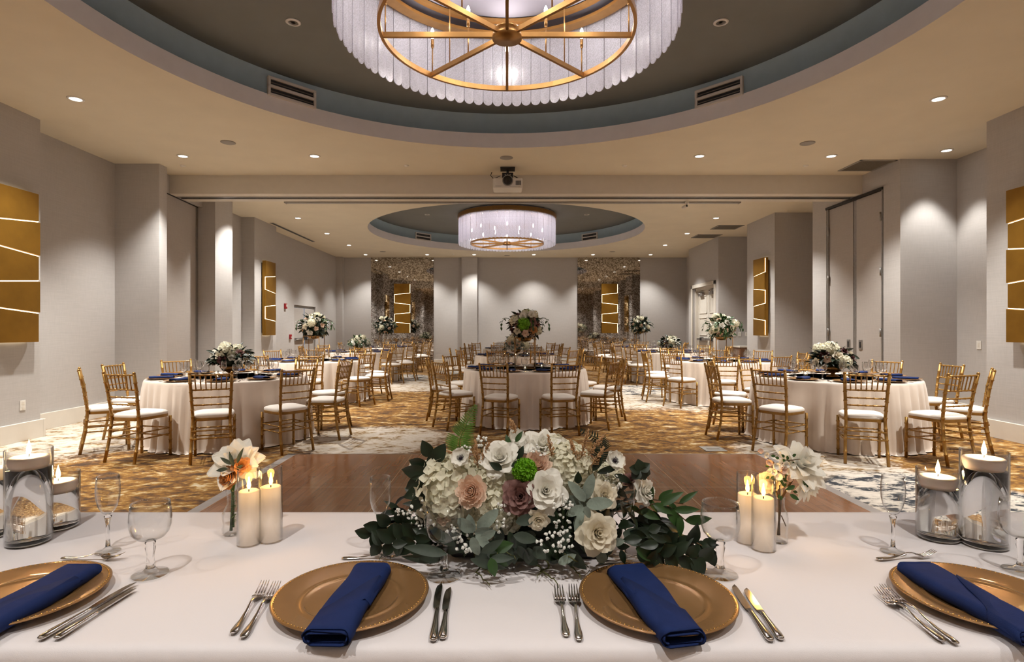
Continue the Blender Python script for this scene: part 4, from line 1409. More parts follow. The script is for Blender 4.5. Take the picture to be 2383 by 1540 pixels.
for ti, (tn, tx, ty) in enumerate(TABLES):
    o = bpy.data.objects.new('round_tablecloth', CL[ti % 3]); C.objects.link(o)
    o.location = (tx, ty, 0); o.rotation_euler = (0, 0, ti*1.3)
    tag(o, 'floor length champagne satin cloth over the ' + tn + (' by the dance floor' if ti < 3 else ''), 'tablecloth', 'round table cloths')
    near = ti < 3
    angs = [math.radians(-90 + 18 + 36*k) + rnd.uniform(-.03, .03) for k in range(10)]
    pos = [(tx + 1.21*math.cos(a), ty + 1.21*math.sin(a)) for a in angs]
    wd = side_words(pos, (tx, ty))
    for k, a in enumerate(angs):
        dd = 1.235 + rnd.uniform(-.02, .03)
        place(chair_full if near else chair_low, (tx + dd*math.cos(a), ty + dd*math.sin(a), 0), a + PI/2 + rnd.uniform(-.10, .10),
              'gold chair with white cushion, %s of the %s' % (wd[k].replace(' the ', ' '), tn), 'chair', 'gold chairs around the round tables')
        ca, sa = math.cos(a), math.sin(a)
        rz = a + PI/2
        def lp(dx, r): return (tx + r*ca - dx*(-sa)*-1*-1, ty + r*sa - dx*ca*1, .7635)
        def loc(dx, r):   # dx to the diner's right (diner looks to the centre)
            rx_, ry_ = -sa, ca     # tangent, counter-clockwise
            return (tx + r*ca + dx*rx_, ty + r*sa + dx*ry_, .7635)
        w_ = wd[k].replace(' the ', ' ')
        pl = loc(0, .735)
        place(pc, pl, rz, 'gold charger plate, %s of the %s' % (w_, tn), 'plate', 'charger plates on the round tables')
        place(pn, (pl[0], pl[1], pl[2] + .0062), rz + rnd.uniform(-.25, .25) + (PI/2 if False else 0), 'navy folded napkin, %s of the %s' % (w_, tn), 'napkin', 'navy napkins on the round tables')
        place(pg, loc(.12 + rnd.uniform(-.015, .015), .515), rnd.random(), 'empty water goblet, %s of the %s' % (w_, tn), 'glass', 'water goblets on the round tables')
        place(pf, loc(-.02 + rnd.uniform(-.02, .02), .46), rnd.random(), 'empty champagne flute, %s of the %s' % (w_, tn), 'glass', 'champagne flutes on the round tables')
        if near:
            p_ = loc(-.195, .84); place(pfk, p_, rz, 'steel dinner fork, %s of the %s' % (w_, tn), 'fork', 'forks on the front round tables')
            p_ = loc(.195, .86); place(pk, p_, rz, 'steel dinner knife, %s of the %s' % (w_, tn), 'knife', 'knives on the front round tables')
    for k in range(3):
        a = .5 + 2*PI*k/3
        place(votive, (tx + .30*math.cos(a), ty + .30*math.sin(a), .7635), 0, 'lit votive candle %s the flowers, on the %s' % (('right behind', 'left behind', 'in front of')[k], tn), 'candle', 'votives on the round tables')

low_arrangement((-3.49, 7.04, .7635), 4, ['petal_mauve', 'petal_white', 'petal_cream', 'petal_tan', 'petal_burgundy', 'petal_white'], 'low bouquet of cream and mauve roses in gold bowl, left front table', .25, .16)
low_arrangement((4.06, 6.96, .7635), 8, ['petal_burgundy', 'petal_cream', 'petal_peach', 'petal_cream', 'petal_burgundy', 'petal_tan'], 'low bouquet with peach rose and burgundy leaves, right front table', .25, .17, 'leaf_dark')
tall_arrangement((.27, 8.46, .7635), 5, COLS_B, 'tall bouquet with green hydrangea on gold stand, centre front table', .46, .235, .20, 'leaf_dark', 30, .055, True)
tall_arrangement((-3.70, 10.70, .7635), 6, COLS_A, 'tall bouquet of white and blush roses on gold stand, left second table', .46, .25, .21, 'leaf_dark')
tall_arrangement((4.05, 10.55, .7635), 7, COLS_A, 'tall bouquet of white and peach roses on gold stand, right second table', .44, .25, .21, 'leaf_mid')
low_arrangement((.20, 12.65, .7635), 9, ['petal_cream', 'petal_white', 'petal_blush'], 'low cream hydrangea bouquet seen through the stand, centre second table', .25, .20, 'leaf_grey', 22, .065)
low_arrangement((-3.88, 14.65, .7635), 10, ['petal_white', 'petal_cream'], 'low round bouquet of white roses, left third table', .27, .18, 'leaf_mid')
low_arrangement((4.20, 14.40, .7635), 12, ['petal_burgundy', 'petal_white', 'petal_cream', 'petal_mauve'], 'low bouquet of white flowers with burgundy leaves, right third table', .27, .18)
tall_arrangement((-3.95, 18.15, .7635), 14, COLS_A, 'tall bouquet of cream roses before the mosaic mirror, left rear table', .50, .32, .27)
tall_arrangement((4.30, 18.05, .7635), 15, ['petal_white', 'petal_cream', 'petal_blush'], 'tall bouquet of cream roses before the mosaic mirror, right rear table', .50, .32, .27)
low_arrangement((.20, 16.90, .7635), 16, COLS_B, 'low mixed bouquet on the centre rear table', .25, .17)

# ------------------------------------------------------------------ head table
TZ = .76
def head_cloth():
    mb = MB(); rnd = random.Random(3)
    x0, x1, y0, y1 = -2.15, 2.15, 1.055, 1.84
    nx, ny = 150, 34
    def hz(x, y): return .0012*math.sin(x*5+y*7) + .0009*math.sin(x*11-y*5+1) + .0006*math.sin(y*23+x*3)
    vs = []; fs = []
    ys = [y0 + (y1-y0)*j/ny for j in range(ny+1)]
    # front drop, top, back drop as one strip
    prof = []
    for z in (.01, .15, .3, .45, .6, .70): prof.append(('f', y0-.008, z, 1-z/.76))
    prof += [('f', y0-.007, TZ-.022, .05), ('f', y0-.004, TZ-.008, 0), ('f', y0+.004, TZ-.0015, 0)]
    for y in ys[1:-1]: prof.append(('t', y, TZ, 0))
    prof += [('b', y1-.004, TZ-.0015, 0), ('b', y1+.004, TZ-.008, 0), ('b', y1+.007, TZ-.022, .05)]
    for z in (.70, .6, .45, .3, .15, .01): prof.append(('b', y1+.008, z, 1-z/.76))
    for (k, y, z, am) in prof:
        for i in range(nx+1):
            x = x0 + (x1-x0)*i/nx
            f = (.022*math.sin(x*21+math.sin(x*5)*2)+.012*math.sin(x*43))*am
            if k == 't': vs.append((x, y, z + hz(x, y) - .0012))
            else: vs.append((x, y + (-abs(f)-.01*am if k == 'f' else abs(f)+.01*am), z - (.001 if z > .7 else 0)))
    for j in range(len(prof)-1):
        for i in range(nx):
            a = j*(nx+1)+i; fs.append((a, a+1, a+nx+2, a+nx+1))
    # ends
    for sx, xx in ((-1, x0), (1, x1)):
        b0 = len(vs); m = 24
        for jz, z in enumerate((TZ-.002, .5, .25, .01)):
            for j in range(m+1):
                y = y0 + (y1-y0)*j/m; am = 1-z/.76
                vs.append((xx + sx*(.004+.03*am*(1+math.sin(y*30))), y, z))
        for jz in range(3):
            for j in range(m):
                a = b0+jz*(m+1)+j; fs.append((a, a+1, a+m+2, a+m+1))
    mb.add(vs, fs)
    return mb
tag(head_cloth().build('head_tablecloth', M['linen']), 'long white linen tablecloth covering the head table in front', 'tablecloth')

for n_ in ('charger', 'goblet'): pass
used2 = {}
hg = goblet(48, True); hf = flute(44, True); hc = charger(112, 112)
fk = fork_mesh(.205, .025, 12).build('dinner_fork', M['steel'])
dk = fork_mesh(.17, .021, 10).build('dessert_fork', M['steel'])
hk = make_knife('dinner_knife', .235)
def hplace(proto, loc, rz, label, cat, group, sc_=None):
    if not used2.get(proto.name): used2[proto.name] = True; o = proto
    else: o = dup(proto)
    o.location = loc; o.rotation_euler = (0, 0, rz)
    if sc_: o.scale = (sc_,)*3
    o['label'] = label; o['category'] = cat; o['group'] = group
    return o
PL = [(-1.075, 1.232, 'leftmost place, cut by the picture edge'), (-.342, 1.232, 'second place from left'), (.327, 1.223, 'third place from left'), (1.04, 1.225, 'rightmost place, cut by the picture edge')]
for x, y, lb in PL:
    hplace(hc, (x, y, TZ+.0005), x*3, 'gold beaded charger plate on the head table, ' + lb, 'plate', 'gold charger plates on the head table')
NP = [(-1.02, 1.19, 3, -.02, .30), (-.332, 1.195, 1, -.06, .30), (.309, 1.19, 2, .13, .295), (.992, 1.195, 5, .03, .31)]
for (x, y, sd, rz, L), p in zip(NP, PL):
    o = napkin_mesh(L, .090, .030, 2, sd, 22).build('folded_napkin', M['navy'])
    o.location = (x, y, TZ+.0063); o.rotation_euler = (0, 0, rz)
    tag(o, 'navy napkin folded into a long roll on the gold charger, ' + p[2].split(',')[0], 'napkin', 'navy napkins on the head table')
def lay(proto, pa, pb, L, label, cat, group, z=TZ+.0015, flipx=False):
    """pa: handle end, pb: tip (x, y)"""
    d = Vector((pb[0]-pa[0], pb[1]-pa[1])); a = math.atan2(d.y, d.x) - PI/2
    o = hplace(proto, (pa[0], pa[1], z), a, label, cat, group)
    o.scale = (1, d.length/L, 1)
    return o
g_ = 'dinner forks on the head table'
lay(fk, (-.537, 1.092), (-.560, 1.295), .205, 'steel fork, outer one left of the second charger', 'fork', g_)
lay(fk, (-.511, 1.078), (-.531, 1.290), .205, 'steel fork, one touching the rim of the second charger', 'fork', g_)
lay(fk, (.115, 1.082), (.117, 1.272), .205, 'steel fork, outer one left of the third charger', 'fork', g_)
lay(fk, (.138, 1.068), (.150, 1.276), .205, 'steel fork, inner one left of the third charger', 'fork', g_)
lay(fk, (.833, 1.064), (.838, 1.262), .205, 'steel fork, outer one left of the rightmost charger', 'fork', g_)
lay(fk, (.852, 1.056), (.858, 1.275), .205, 'steel fork, inner one left of the rightmost charger', 'fork', g_)
g_ = 'dinner knives on the head table'
lay(hk, (-.898, 1.071), (-.872, 1.312), .235, 'steel knife right of the leftmost charger, longer outer one', 'knife', g_)
lay(hk, (-.868, 1.073), (-.853, 1.282), .235, 'steel knife right of the leftmost charger, shorter one', 'knife', g_)
lay(hk, (-.141, 1.066), (-.156, 1.305), .235, 'steel knife right of the second charger, longer inner one', 'knife', g_)
lay(hk, (-.124, 1.073), (-.133, 1.285), .235, 'steel knife right of the second charger, shorter outer one', 'knife', g_)
lay(hk, (.504, 1.066), (.525, 1.298), .235, 'steel knife right of the third charger, longer inner one', 'knife', g_)
lay(hk, (.526, 1.071), (.546, 1.281), .235, 'steel knife right of the third charger, shorter outer one', 'knife', g_)
g_ = 'dessert forks above the chargers'
lay(dk, (-1.159, 1.452), (-.995, 1.452), .17, 'small dessert fork lying above the leftmost charger', 'fork', g_)
lay(dk, (-.430, 1.452), (-.265, 1.455), .17, 'small dessert fork above the second charger, behind its napkin', 'fork', g_)
lay(dk, (.235, 1.425), (.405, 1.455), .17, 'small dessert fork above the third charger', 'fork', g_)
lay(dk, (.957, 1.447), (1.125, 1.47), .17, 'small dessert fork lying above the rightmost charger', 'fork', g_)
for px, py, lb in ((350, 1336, 'between the leftmost and second chargers'), (1033, 1341, 'in front of the floral centrepiece'), (1676, 1336, 'right of the centrepiece'), (2378, 1330, 'cut by the right picture edge')):
    p = on_z(px, py, TZ); hplace(hg, p, 0, 'empty footed water goblet ' + lb, 'glass', 'water goblets on the head table')
for px, py, lb in ((251, 1284, 'beside the left floating candles'), (885, 1288, 'at the left tip of the floral centrepiece'), (1452, 1297, 'before the right part of the centrepiece'), (2078, 1285, 'beside the right floating candles')):
    p = on_z(px, py, TZ); hplace(hf, p, 0, 'slim champagne flute ' + lb, 'glass', 'champagne flutes on the head table', .97)

# ---- floating candles in water cylinders
def light_at(parent, z, e, col):
    l = bpy.data.lights.new('candle_or_fill_light', 'POINT'); l.energy = e; l.color = col; l.shadow_soft_size = .012
    o = bpy.data.objects.new('candle_or_fill_light', l); C.objects.link(o); o.parent = parent; o.location = (0, 0, z)
def water_cylinder(x, y, r, h, wl, lb, fl):
    o = empty('cylinder_vase', (x, y, TZ+.001), 0, lb, 'vase', 'water filled cylinder vases')
    b = MB(); b.lathe([(0, 0), (r-.004, 0), (r, .004), (r, h-.0008), (r-.0012, h), (r-.0024, h-.0008), (r-.0024, .018), (r-.006, .0145), (0, .014)], 64)
    b.build('glass_wall', M['glass'], o)
    b = MB(); b.lathe([(0, .0006), (r-.0044, .0006), (r-.0010, .005), (r-.003, .0135), (0, .0135)], 56); b.build('thick_base', M['stem_glass'], o)
    b = MB(); b.lathe([(0, .0150), (r-.0070, .0155), (r-.0027, .0185), (r-.0027, wl), (0, wl)], 64); b.build('water', M['water'], o)
    c = empty('floating_candle', (x, y, TZ+.001+wl), 0, fl, 'candle', 'floating candles')
    rc = r-.006
    b = MB(); b.lathe([(0, .0006), (rc*.86, .001), (rc*.97, .014), (rc, .028), (rc*.97, .033), (rc*.80, .035), (rc*.4, .0335), (0, .033)], 48); b.build('wax', M['wax'], c)
    b = MB(); b.tube([(0, 0, .033), (.001, 0, .043)], .001, 6); b.build('wick', M['wick'], c)
    b = MB(); b.lathe([(0, .040), (.004, .043), (.0062, .050), (.0058, .058), (.0035, .068), (.0012, .077), (0, .082)], 14); b.build('flame', M['flame'], c)
    light_at(c, .062, .9, (1, .66, .34))
water_cylinder(-1.348, 1.575, .0545, .262, .206, 'tallest water filled cylinder vase at left', 'lit floating candle in the tall left cylinder')
water_cylinder(-1.362, 1.695, .0545, .165, .105, 'short water filled cylinder vase behind the tall left one', 'lit floating candle in the short left cylinder')
water_cylinder(-1.505, 1.625, .0545, .215, .160, 'water filled cylinder vase cut by the left picture edge', 'floating candle at the left picture edge')
water_cylinder(1.238, 1.605, .0530, .198, .142, 'middle height water filled cylinder vase at right', 'lit floating candle in the middle height right cylinder')
water_cylinder(1.325, 1.552, .0550, .262, .208, 'tallest water filled cylinder vase at right', 'lit floating candle in the tall right cylinder')
water_cylinder(1.375, 1.690, .0530, .150, .095, 'short water filled cylinder vase hidden between the right ones', 'lit floating candle hidden between the right cylinders')

# ---- LED pillar candles
def led_candle(px, py, r, h, wh, lb):
    p = on_z(px, py, TZ); p.y += r*.7
    o = empty('led_pillar_candle', (p.x, p.y, TZ+.001), 0, lb, 'candle', 'flameless pillar candles')
    b = MB(); b.lathe([(0, 0), (r*1.06, 0), (r*1.06, .002), (r, h-.001), (r-.001, h), (r-.002, h-.001), (r*1.06-.002, .002), (0, .002)], 48); b.build('glass_sleeve', M['glass'], o)
    b = MB(); b.lathe([(0, .003), (r*1.06-.0026, .003), (r-.0032, wh), (r-.007, wh+.002), (r*.5, wh-.001), (0, wh-.002)], 44); b.build('wax', M['led_wax'], o)
    b = MB(); b.tube([(0, 0, wh-.003), (0, 0, wh+.006)], .0016, 8); b.build('wick', M['wick'], o)
    b = MB(); b.lathe([(0, wh+.004), (.0035, wh+.007), (.0058, wh+.014), (.0048, wh+.022), (.0025, wh+.031), (.0022, wh+.038), (0, wh+.041)], 12); b.build('flame', M['led_flame'], o)
    light_at(o, wh+.05, .30, (1, .5, .12))
    light_at(o, wh-.012, .028, (1, .62, .28))
    light_at(o, .06, .016, (1, .88, .78))  # fill light added low inside the wax to lift its grey body
led_candle(571, 1272, .0300, .205, .147, 'white flameless pillar candle, left one beside the bud vase')
led_candle(623, 1264, .0300, .208, .152, 'white flameless pillar candle, right one of the left pair')
led_candle(1747, 1268, .0290, .195, .135, 'white flameless pillar candle, rear one of the right pair')
led_candle(1785, 1285, .0300, .200, .139, 'white flameless pillar candle, front one of the right pair')

# ---- bud vases with flowers
def bud_vase_left():
    p = on_z(527, 1252, TZ); p.y += .03
    o = empty('bud_vase', (p.x, p.y, TZ+.001), 0, 'cut glass bud vase with a pale pointed rose and tan roses', 'vase')
    pr = [(0, 0), (.020, 0), (.0245, .006), (.0255, .018), (.0225, .030), (.0245, .045), (.0250, .060), (.0190, .075), (.0130, .088), (.0125, .105), (.0150, .125), (.0165, .130)]
    b = MB(); n = 36; outer = []
    prof = wall_profile(pr, .0022)
    vs = []; fs = []
    for (r, z) in prof:
        for k in range(n):
            a = 2*PI*k/n; rr = r*(1 + (.05*math.sin(9*a+z*120) if .004 < z < .075 else 0))
            vs.append((rr*math.cos(a), rr*math.sin(a), z))
    for j in range(len(prof)-1):
        for k in range(n): fs.append((j*n+k, j*n+(k+1) % n, (j+1)*n+(k+1) % n, (j+1)*n+k))
    b.add(vs, fs); b.build('glass', M['glass'], o)
    W_ = lambda px, py, Y: at(px, py, Y) - o.location
    Y0 = p.y
    b = MB(); b.tube([(0, 0, .01), (.002, 0, .12), W_(532, 1110, Y0)], .003, 7); b.tube([(.006, 0, .02), (.006, 0, .13), W_(555, 1080, Y0)], .0025, 7); b.tube([(-.004, 0, .01), (.004, 0, .13), W_(548, 1070, Y0)], .0025, 6)
    b.build('stem', M['leaf_mid'], o)
    b = MB(); rn = random.Random(5)
    for k in range(60):
        z = .02 + .09*rn.random(); leaf(b, (.006, 0, z), (rn.uniform(-1, 1), rn.uniform(-1, 1), rn.uniform(0, 1)), .012, .004, .3, nv=2)
    b.build('moss_stem', M['leaf_fern'], o)
    bloom('pointed_rose', SPIKY, 'petal_white', o, W_(547, 1072, Y0+.02), (0.05, -.75, .65), .060, .4)
    bloom('rose', PEONY, 'petal_tan', o, W_(529, 1112, Y0-.012), (-.35, -.9, .25), .036, 1.0, 'tan open rose')
    bloom('rosebud', ROSE, 'petal_tan', o, W_(561, 1084, Y0-.015), (.3, -.7, .55), .026, 2.0)
    b = MB()
    for (px, py, a, L) in ((545, 1085, 110, 38), (540, 1080, 150, 34), (552, 1078, 70, 40), (530, 1090, 190, 30), (548, 1095, 40, 22)):
        q_ = W_(px, py, Y0-.03); leaf(b, q_, (math.cos(math.radians(a)), -.1, math.sin(math.radians(a))), L/830, .012, .3, up=(0, -1, .2))
    b.build('leaf_sprig', M['leaf_blue'], o)
bud_vase_left()
def bud_vase_right():
    p = on_z(1828, 1272, TZ); p.y += .03
    o = empty('bud_vase', (p.x, p.y, TZ+.001), 0, 'round shouldered clear bottle vase with big white roses', 'vase')
    pr = [(0, 0), (.018, 0), (.020, .004), (.021, .05), (.0215, .070), (.019, .085), (.013, .096), (.0115, .105), (.0115, .120), (.0140, .127)]
    b = MB(); b.lathe(wall_profile(pr, .002), 40); b.build('glass', M['glass'], o)
    W_ = lambda px, py, Y: at(px, py, Y) - o.location
    Y0 = p.y
    b = MB()
    b.tube([(-.006, 0, .02), (.002, 0, .12), W_(1862, 1085, Y0)], .003, 7); b.tube([(-.002, 0, .02), (-.004, 0, .12), W_(1800, 1120, Y0)], .0025, 7)
    b.tube([(-.004, 0, .03), (-.002, 0, .12), W_(1812, 1100, Y0), W_(1800, 1075, Y0), W_(1780, 1062, Y0)], [.003, .0025, .002, .0015, .001], 6)
    b.tube([W_(1806, 1090, Y0), W_(1830, 1072, Y0-.02), W_(1862, 1068, Y0-.04)], [.002, .0015, .001], 6)
    b.tube([(.003, 0, .075), (.012, 0, .055), (.016, 0, .045)], .0015, 5)
    b.build('stem', M['twig'], o)
    bloom('pointed_rose', SPIKY, 'petal_white', o, W_(1868, 1078, Y0-.01), (.25, -.75, .6), .058, 1.2)
    bloom('pointed_rose', SPIKY, 'petal_white', o, W_(1882, 1128, Y0+.015), (.6, -.75, -.25), .044, .2)
    bloom('rose', ROSE, 'petal_cream', o, W_(1795, 1122, Y0+.02), (-.4, -.8, .2), .036, .2)
    rn = random.Random(8)
    for (px, py, r) in ((1782, 1058, .009), (1770, 1050, .008), (1806, 1085, .012), (1822, 1092, .013), (1790, 1076, .01), (1812, 1108, .012), (1836, 1112, .011), (1845, 1084, .009), (1828, 1080, .012), (1800, 1098, .010), (1833, 1140, .009)):
        bloom('small_blossom', BLOSS, 'petal_blush' if rn.random() < .2 else 'petal_white', o, W_(px, py, Y0-.03), (rn.uniform(-.5, .5), -1, rn.uniform(-.2, .6)), r, rn.random()*6)
    b = MB()
    for k in range(30):
        px = rn.choice([1795, 1815, 1830, 1850, 1820, 1826]) + rn.uniform(-8, 8); py = rn.choice([1065, 1085, 1110, 1135, 1150]) + rn.uniform(-8, 8)
        a = rn.random()*6.28; leaf(b, W_(px, py, Y0-.02), (math.cos(a), -.3, math.sin(a)), .013, .008, .3, nv=3, point=0, up=(0, -1, .2))
    for (px, py, a) in ((1868, 1115, -60), (1850, 1130, 200), (1838, 1150, -30)):
        a = math.radians(a); leaf(b, W_(px, py, Y0-.04), (math.cos(a), -.2, math.sin(a)), .03, .012, .3, up=(0, -1, .2))
    b.build('twig_leaves', M['leaf_mid'], o)
bud_vase_right()

# ---- the large floral centrepiece
def centrepiece():
    O = Vector((.05, 1.52, TZ+.001))
    o = empty('floral_centrepiece', O, 0, 'large low spreading centrepiece of white roses, hydrangeas and trailing greenery', 'flower arrangement')
    W_ = lambda px, py, Y: at(px, py, Y) - O
    P_ = lambda px, py, z: on_z(px, py, TZ+z) - O
    rn = random.Random(42)
    b = MB(); b.box(-.20, .22, -.07, .06, 0, .06); b.build('tray', M['black'], o, bevel=.015)
    # dense dark core of foliage so nothing shows through
    b = MB()
    for k in range(420):
        x = rn.gauss(0, .17); x = max(-.34, min(.38, x)); z = rn.uniform(.02, .20)*(1-(abs(x)/.5)**2) + .01
        y = rn.uniform(-.07, .10)
        d = Vector((x*2 + rn.uniform(-.5, .5), rn.uniform(-1, .5), rn.uniform(-.3, .8)))
        leaf(b, (x, y, z), d, rn.uniform(.04, .075), rn.uniform(.02, .034), rn.uniform(.2, .8), rn.uniform(-.8, .8))
    b.ball((-.08, .02, .09), .09, 12, 8, sz=.9); b.ball((.04, .02, .10), .10, 12, 8, sz=.9); b.ball((.16, .02, .09), .085, 12, 8, sz=.9)
    b.build('foliage', M['leaf_dark'], o)
    def bl(name, me, mk, px, py, Y, rpx, tilt=(0, 0), roll=0.0, lab=None):
        p = at(px, py, Y); r = rpx*Y/F*(.92 if me not in (HYD,) else .96)
        return bloom(name, me, mk, o, p - O, (tilt[0], -1, .35+tilt[1]), r, roll, lab)
    # hydrangeas
    for a in ((1050, 1140, 1.47, 88, (-.5, .1)), (1152, 1120, 1.46, 58, (0, .1)), (1160, 1185, 1.43, 62, (0, -.1)), (1318, 1092, 1.48, 64, (.2, .2)), (1120, 1215, 1.42, 46, (-.2, -.2)), (1285, 1060, 1.53, 50, (0, .6)), (1360, 1120, 1.49, 44, (.4, .1)), (1420, 1105, 1.50, 34, (.6, .2))):
        bl('hydrangea', HYD, 'petal_hydrangea', a[0], a[1], a[2], a[3], a[4], rn.random()*6)
    bl('ranunculus', PEONY, 'petal_peach', 1096, 1143, 1.365, 45, (-.2, 0), .3, 'peach ranunculus')
    bl('rose', ROSE, 'petal_mauve', 1211, 1155, 1.365, 48, (-.1, 0), 1.2, 'dusty mauve rose')
    bl('rose', ROSE, 'petal_white', 1268, 1142, 1.365, 54, (.1, .1), 2.2, 'ivory white rose')
    bl('rose', ROSE, 'petal_white', 1164, 1068, 1.43, 50, (-.1, .5), .6, 'ivory white rose')
    bl('ranunculus', PEONY, 'petal_blush', 1250, 1078, 1.42, 40, (.1, .7), .6, 'pale blush ranunculus')
    bl('rose', ROSE, 'petal_cream', 1405, 1152, 1.40, 36, (.3, .1), 1.6)
    bl('rose', ROSE, 'petal_cream', 1388, 1241, 1.335, 52, (.2, .0), 3.0, 'open cream rose')
    bl('rosebud', ROSE, 'petal_cream', 1252, 1208, 1.345, 28, (.1, -.5), 1.0)
    bl('rose', ROSE, 'petal_white', 1498, 1142, 1.45, 34, (.8, .0), 1.0)
    bl('rosebud', ROSE, 'petal_peach', 1032, 1206, 1.40, 17, (-.1, .2), 1.0, 'small peach bud')
    bl('mum', MUM, 'petal_green', 1221, 1095, 1.385, 34, (0, .4), 0, 'bright green chrysanthemum')
    bl('peony', SPIKY, 'petal_white', 1262, 1036, 1.50, 46, (.1, .9), 1.0)
    bl('blossom', BLOSS, 'petal_white', 1200, 1022, 1.50, 28, (.5, .2), 1.0)
    bl('blossom', BLOSS, 'petal_white', 1302, 1040, 1.50, 26, (-.2, .8), 2.0)
    bl('rose', ROSE, 'petal_mauve', 1466, 1118, 1.47, 20, (.3, .4), 2.0)
    bl('blossom', BLOSS, 'petal_white', 966, 1086, 1.50, 18, (-1.2, .2), 2.0)
    for (px, py, t_) in ((1073, 1067, (-.3, .3)), (1430, 1073, (.3, .3))):
        q_ = bl('anemone', BLOSS, 'petal_white', px, py, 1.41, 28, t_, 1.0)
        c_ = bpy.data.objects.new('flower_centre', matmesh(CORE, 'petal_dark')); C.objects.link(c_); c_.parent = q_; KIDS.setdefault(q_.name, []).append(c_)
    # astilbe plumes
    for (px, py, L, a) in ((1112, 1088, 62, 95), (1120, 1078, 48, 70), (1095, 1062, 50, 165), (1352, 1068, 70, 78), (1368, 1060, 62, 55), (1345, 1075, 55, 110), (1284, 1062, 48, 100), (1200, 1008, 30, 110), (1376, 1085, 50, 60)):
        b = MB(); Y = 1.44; p0 = W_(px, py, Y); ar = math.radians(a); d = Vector((math.cos(ar), -.2, math.sin(ar))).normalized(); Lm = L*Y/F
        b.tube([p0, p0 + d*Lm], [.0014, .0006], 5)
        for k in range(70):
            v = rn.random()**.8; q_ = p0 + d*Lm*v; w_ = .014*(1-v*.8)
            e = q_ + Vector((rn.gauss(0, 1), rn.gauss(0, 1), rn.gauss(0, 1))).normalized()*w_ + d*.008
            b.tube([q_, e], [.0007, .0014], 4)
        b.build('astilbe_plume', M['pampas'], o)
    # baby's breath sprays
    for (cx_, cy_, rx_, ry_, n_, Y) in ((985, 1205, 38, 42, 60, 1.42), (1310, 1195, 24, 46, 34, 1.34), (1292, 1262, 42, 26, 34, 1.31), (1122, 1030, 14, 18, 16, 1.46), (1165, 1205, 20, 36, 26, 1.36), (1085, 1045, 16, 12, 12, 1.45), (1258, 1048, 22, 16, 14, 1.44), (1080, 1262, 26, 26, 18, 1.33), (1430, 1118, 26, 20, 20, 1.42), (940, 1190, 20, 18, 10, 1.44), (1330, 1170, 24, 20, 18, 1.37), (1055, 1245, 30, 24, 26, 1.36)):
        b = MB(); st = MB(); root_ = W_(cx_, cy_+ry_+8, Y+.05)
        for k in range(n_):
            a = rn.random()*6.28; r = math.sqrt(rn.random()); q_ = W_(cx_+rx_*r*math.cos(a), cy_+ry_*r*math.sin(a), Y + rn.uniform(-.02, .03))
            R0 = rn.uniform(.0028, .0044)
            b.ball(q_, R0, 6, 4)
            for j in range(4): b.ball(q_ + Vector((rn.gauss(0, 1), rn.gauss(0, 1), rn.gauss(0, 1))).normalized()*R0*.8, R0*.55, 5, 3)
            if k % 2 == 0: st.tube([root_, (root_+q_)/2 + Vector((0, .008, 0)), q_], .0006, 3)
        sp = b.build('babys_breath', M['breath'], o); st.build('sprig_stems', M['leaf_mid'], sp)
    def leafs(name, mat, lst, fold=.12, point=1.0, nv=7, single=False):
        if single:
            for e_ in lst: leafs(name, mat, [e_], fold, point, nv)
            return
        b = MB()
        for (px, py, a, L, w_, Y) in lst:
            a = math.radians(a); k = Y/F
            leaf(b, W_(px, py, Y), (math.cos(a), -.15+rn.uniform(-.15, .15), math.sin(a)), L*k, w_*k, rn.uniform(.2, .6), rn.uniform(-.35, .35), fold, nv, point, up=(0, -1, .25))
        b.build(name, M[mat], o)
    # grey woolly leaves in rosettes
    leafs('grey_leaf_sprig', 'leaf_grey', [(1362, 1165, 130, 60, 24, 1.36), (1362, 1160, 75, 62, 26, 1.37), (1365, 1175, 10, 66, 30, 1.35), (1358, 1180, 200, 46, 22, 1.36), (1360, 1172, 160, 58, 24, 1.38), (1362, 1178, -70, 30, 16, 1.33)], .1, 0)
    leafs('grey_leaf_sprig', 'leaf_grey', [(1348, 1250, 85, 62, 28, 1.34), (1355, 1250, 110, 50, 22, 1.36), (1345, 1205, 60, 55, 26, 1.38)], .1, 0)
    leafs('grey_leaf_sprig', 'leaf_grey', [(1112, 1230, 45, 66, 30, 1.33), (1100, 1235, 140, 46, 30, 1.34), (1105, 1240, 5, 46, 26, 1.32), (1108, 1245, -40, 50, 22, 1.31), (1100, 1250, -75, 46, 24, 1.30), (1098, 1240, 100, 44, 24, 1.35), (1118, 1252, 20, 40, 20, 1.31)], .1, 0)
    leafs('grey_leaf_sprig', 'leaf_grey', [(1398, 1285, -80, 30, 26, 1.34), (1420, 1262, 10, 34, 20, 1.36), (1300, 1310, 30, 46, 20, 1.33)], .1, 0)
    # long blue green leaves
    leafs('willow_leaf', 'leaf_blue', [(1060, 1270, 140, 84, 24, 1.34), (1040, 1290, 165, 110, 26, 1.32), (1030, 1300, 175, 96, 22, 1.36), (1095, 1300, -15, 90, 22, 1.30), (1120, 1285, 30, 60, 22, 1.30), (1320, 1285, -40, 60, 28, 1.34), (1450, 1240, -20, 60, 40, 1.40), (1465, 1255, 30, 56, 34, 1.40), (1480, 1235, -50, 58, 34, 1.40), (1200, 1215, 15, 60, 26, 1.34), (1195, 1245, -10, 62, 26, 1.33), (1140, 1300, 5, 56, 20, 1.30)], .1, single=True)
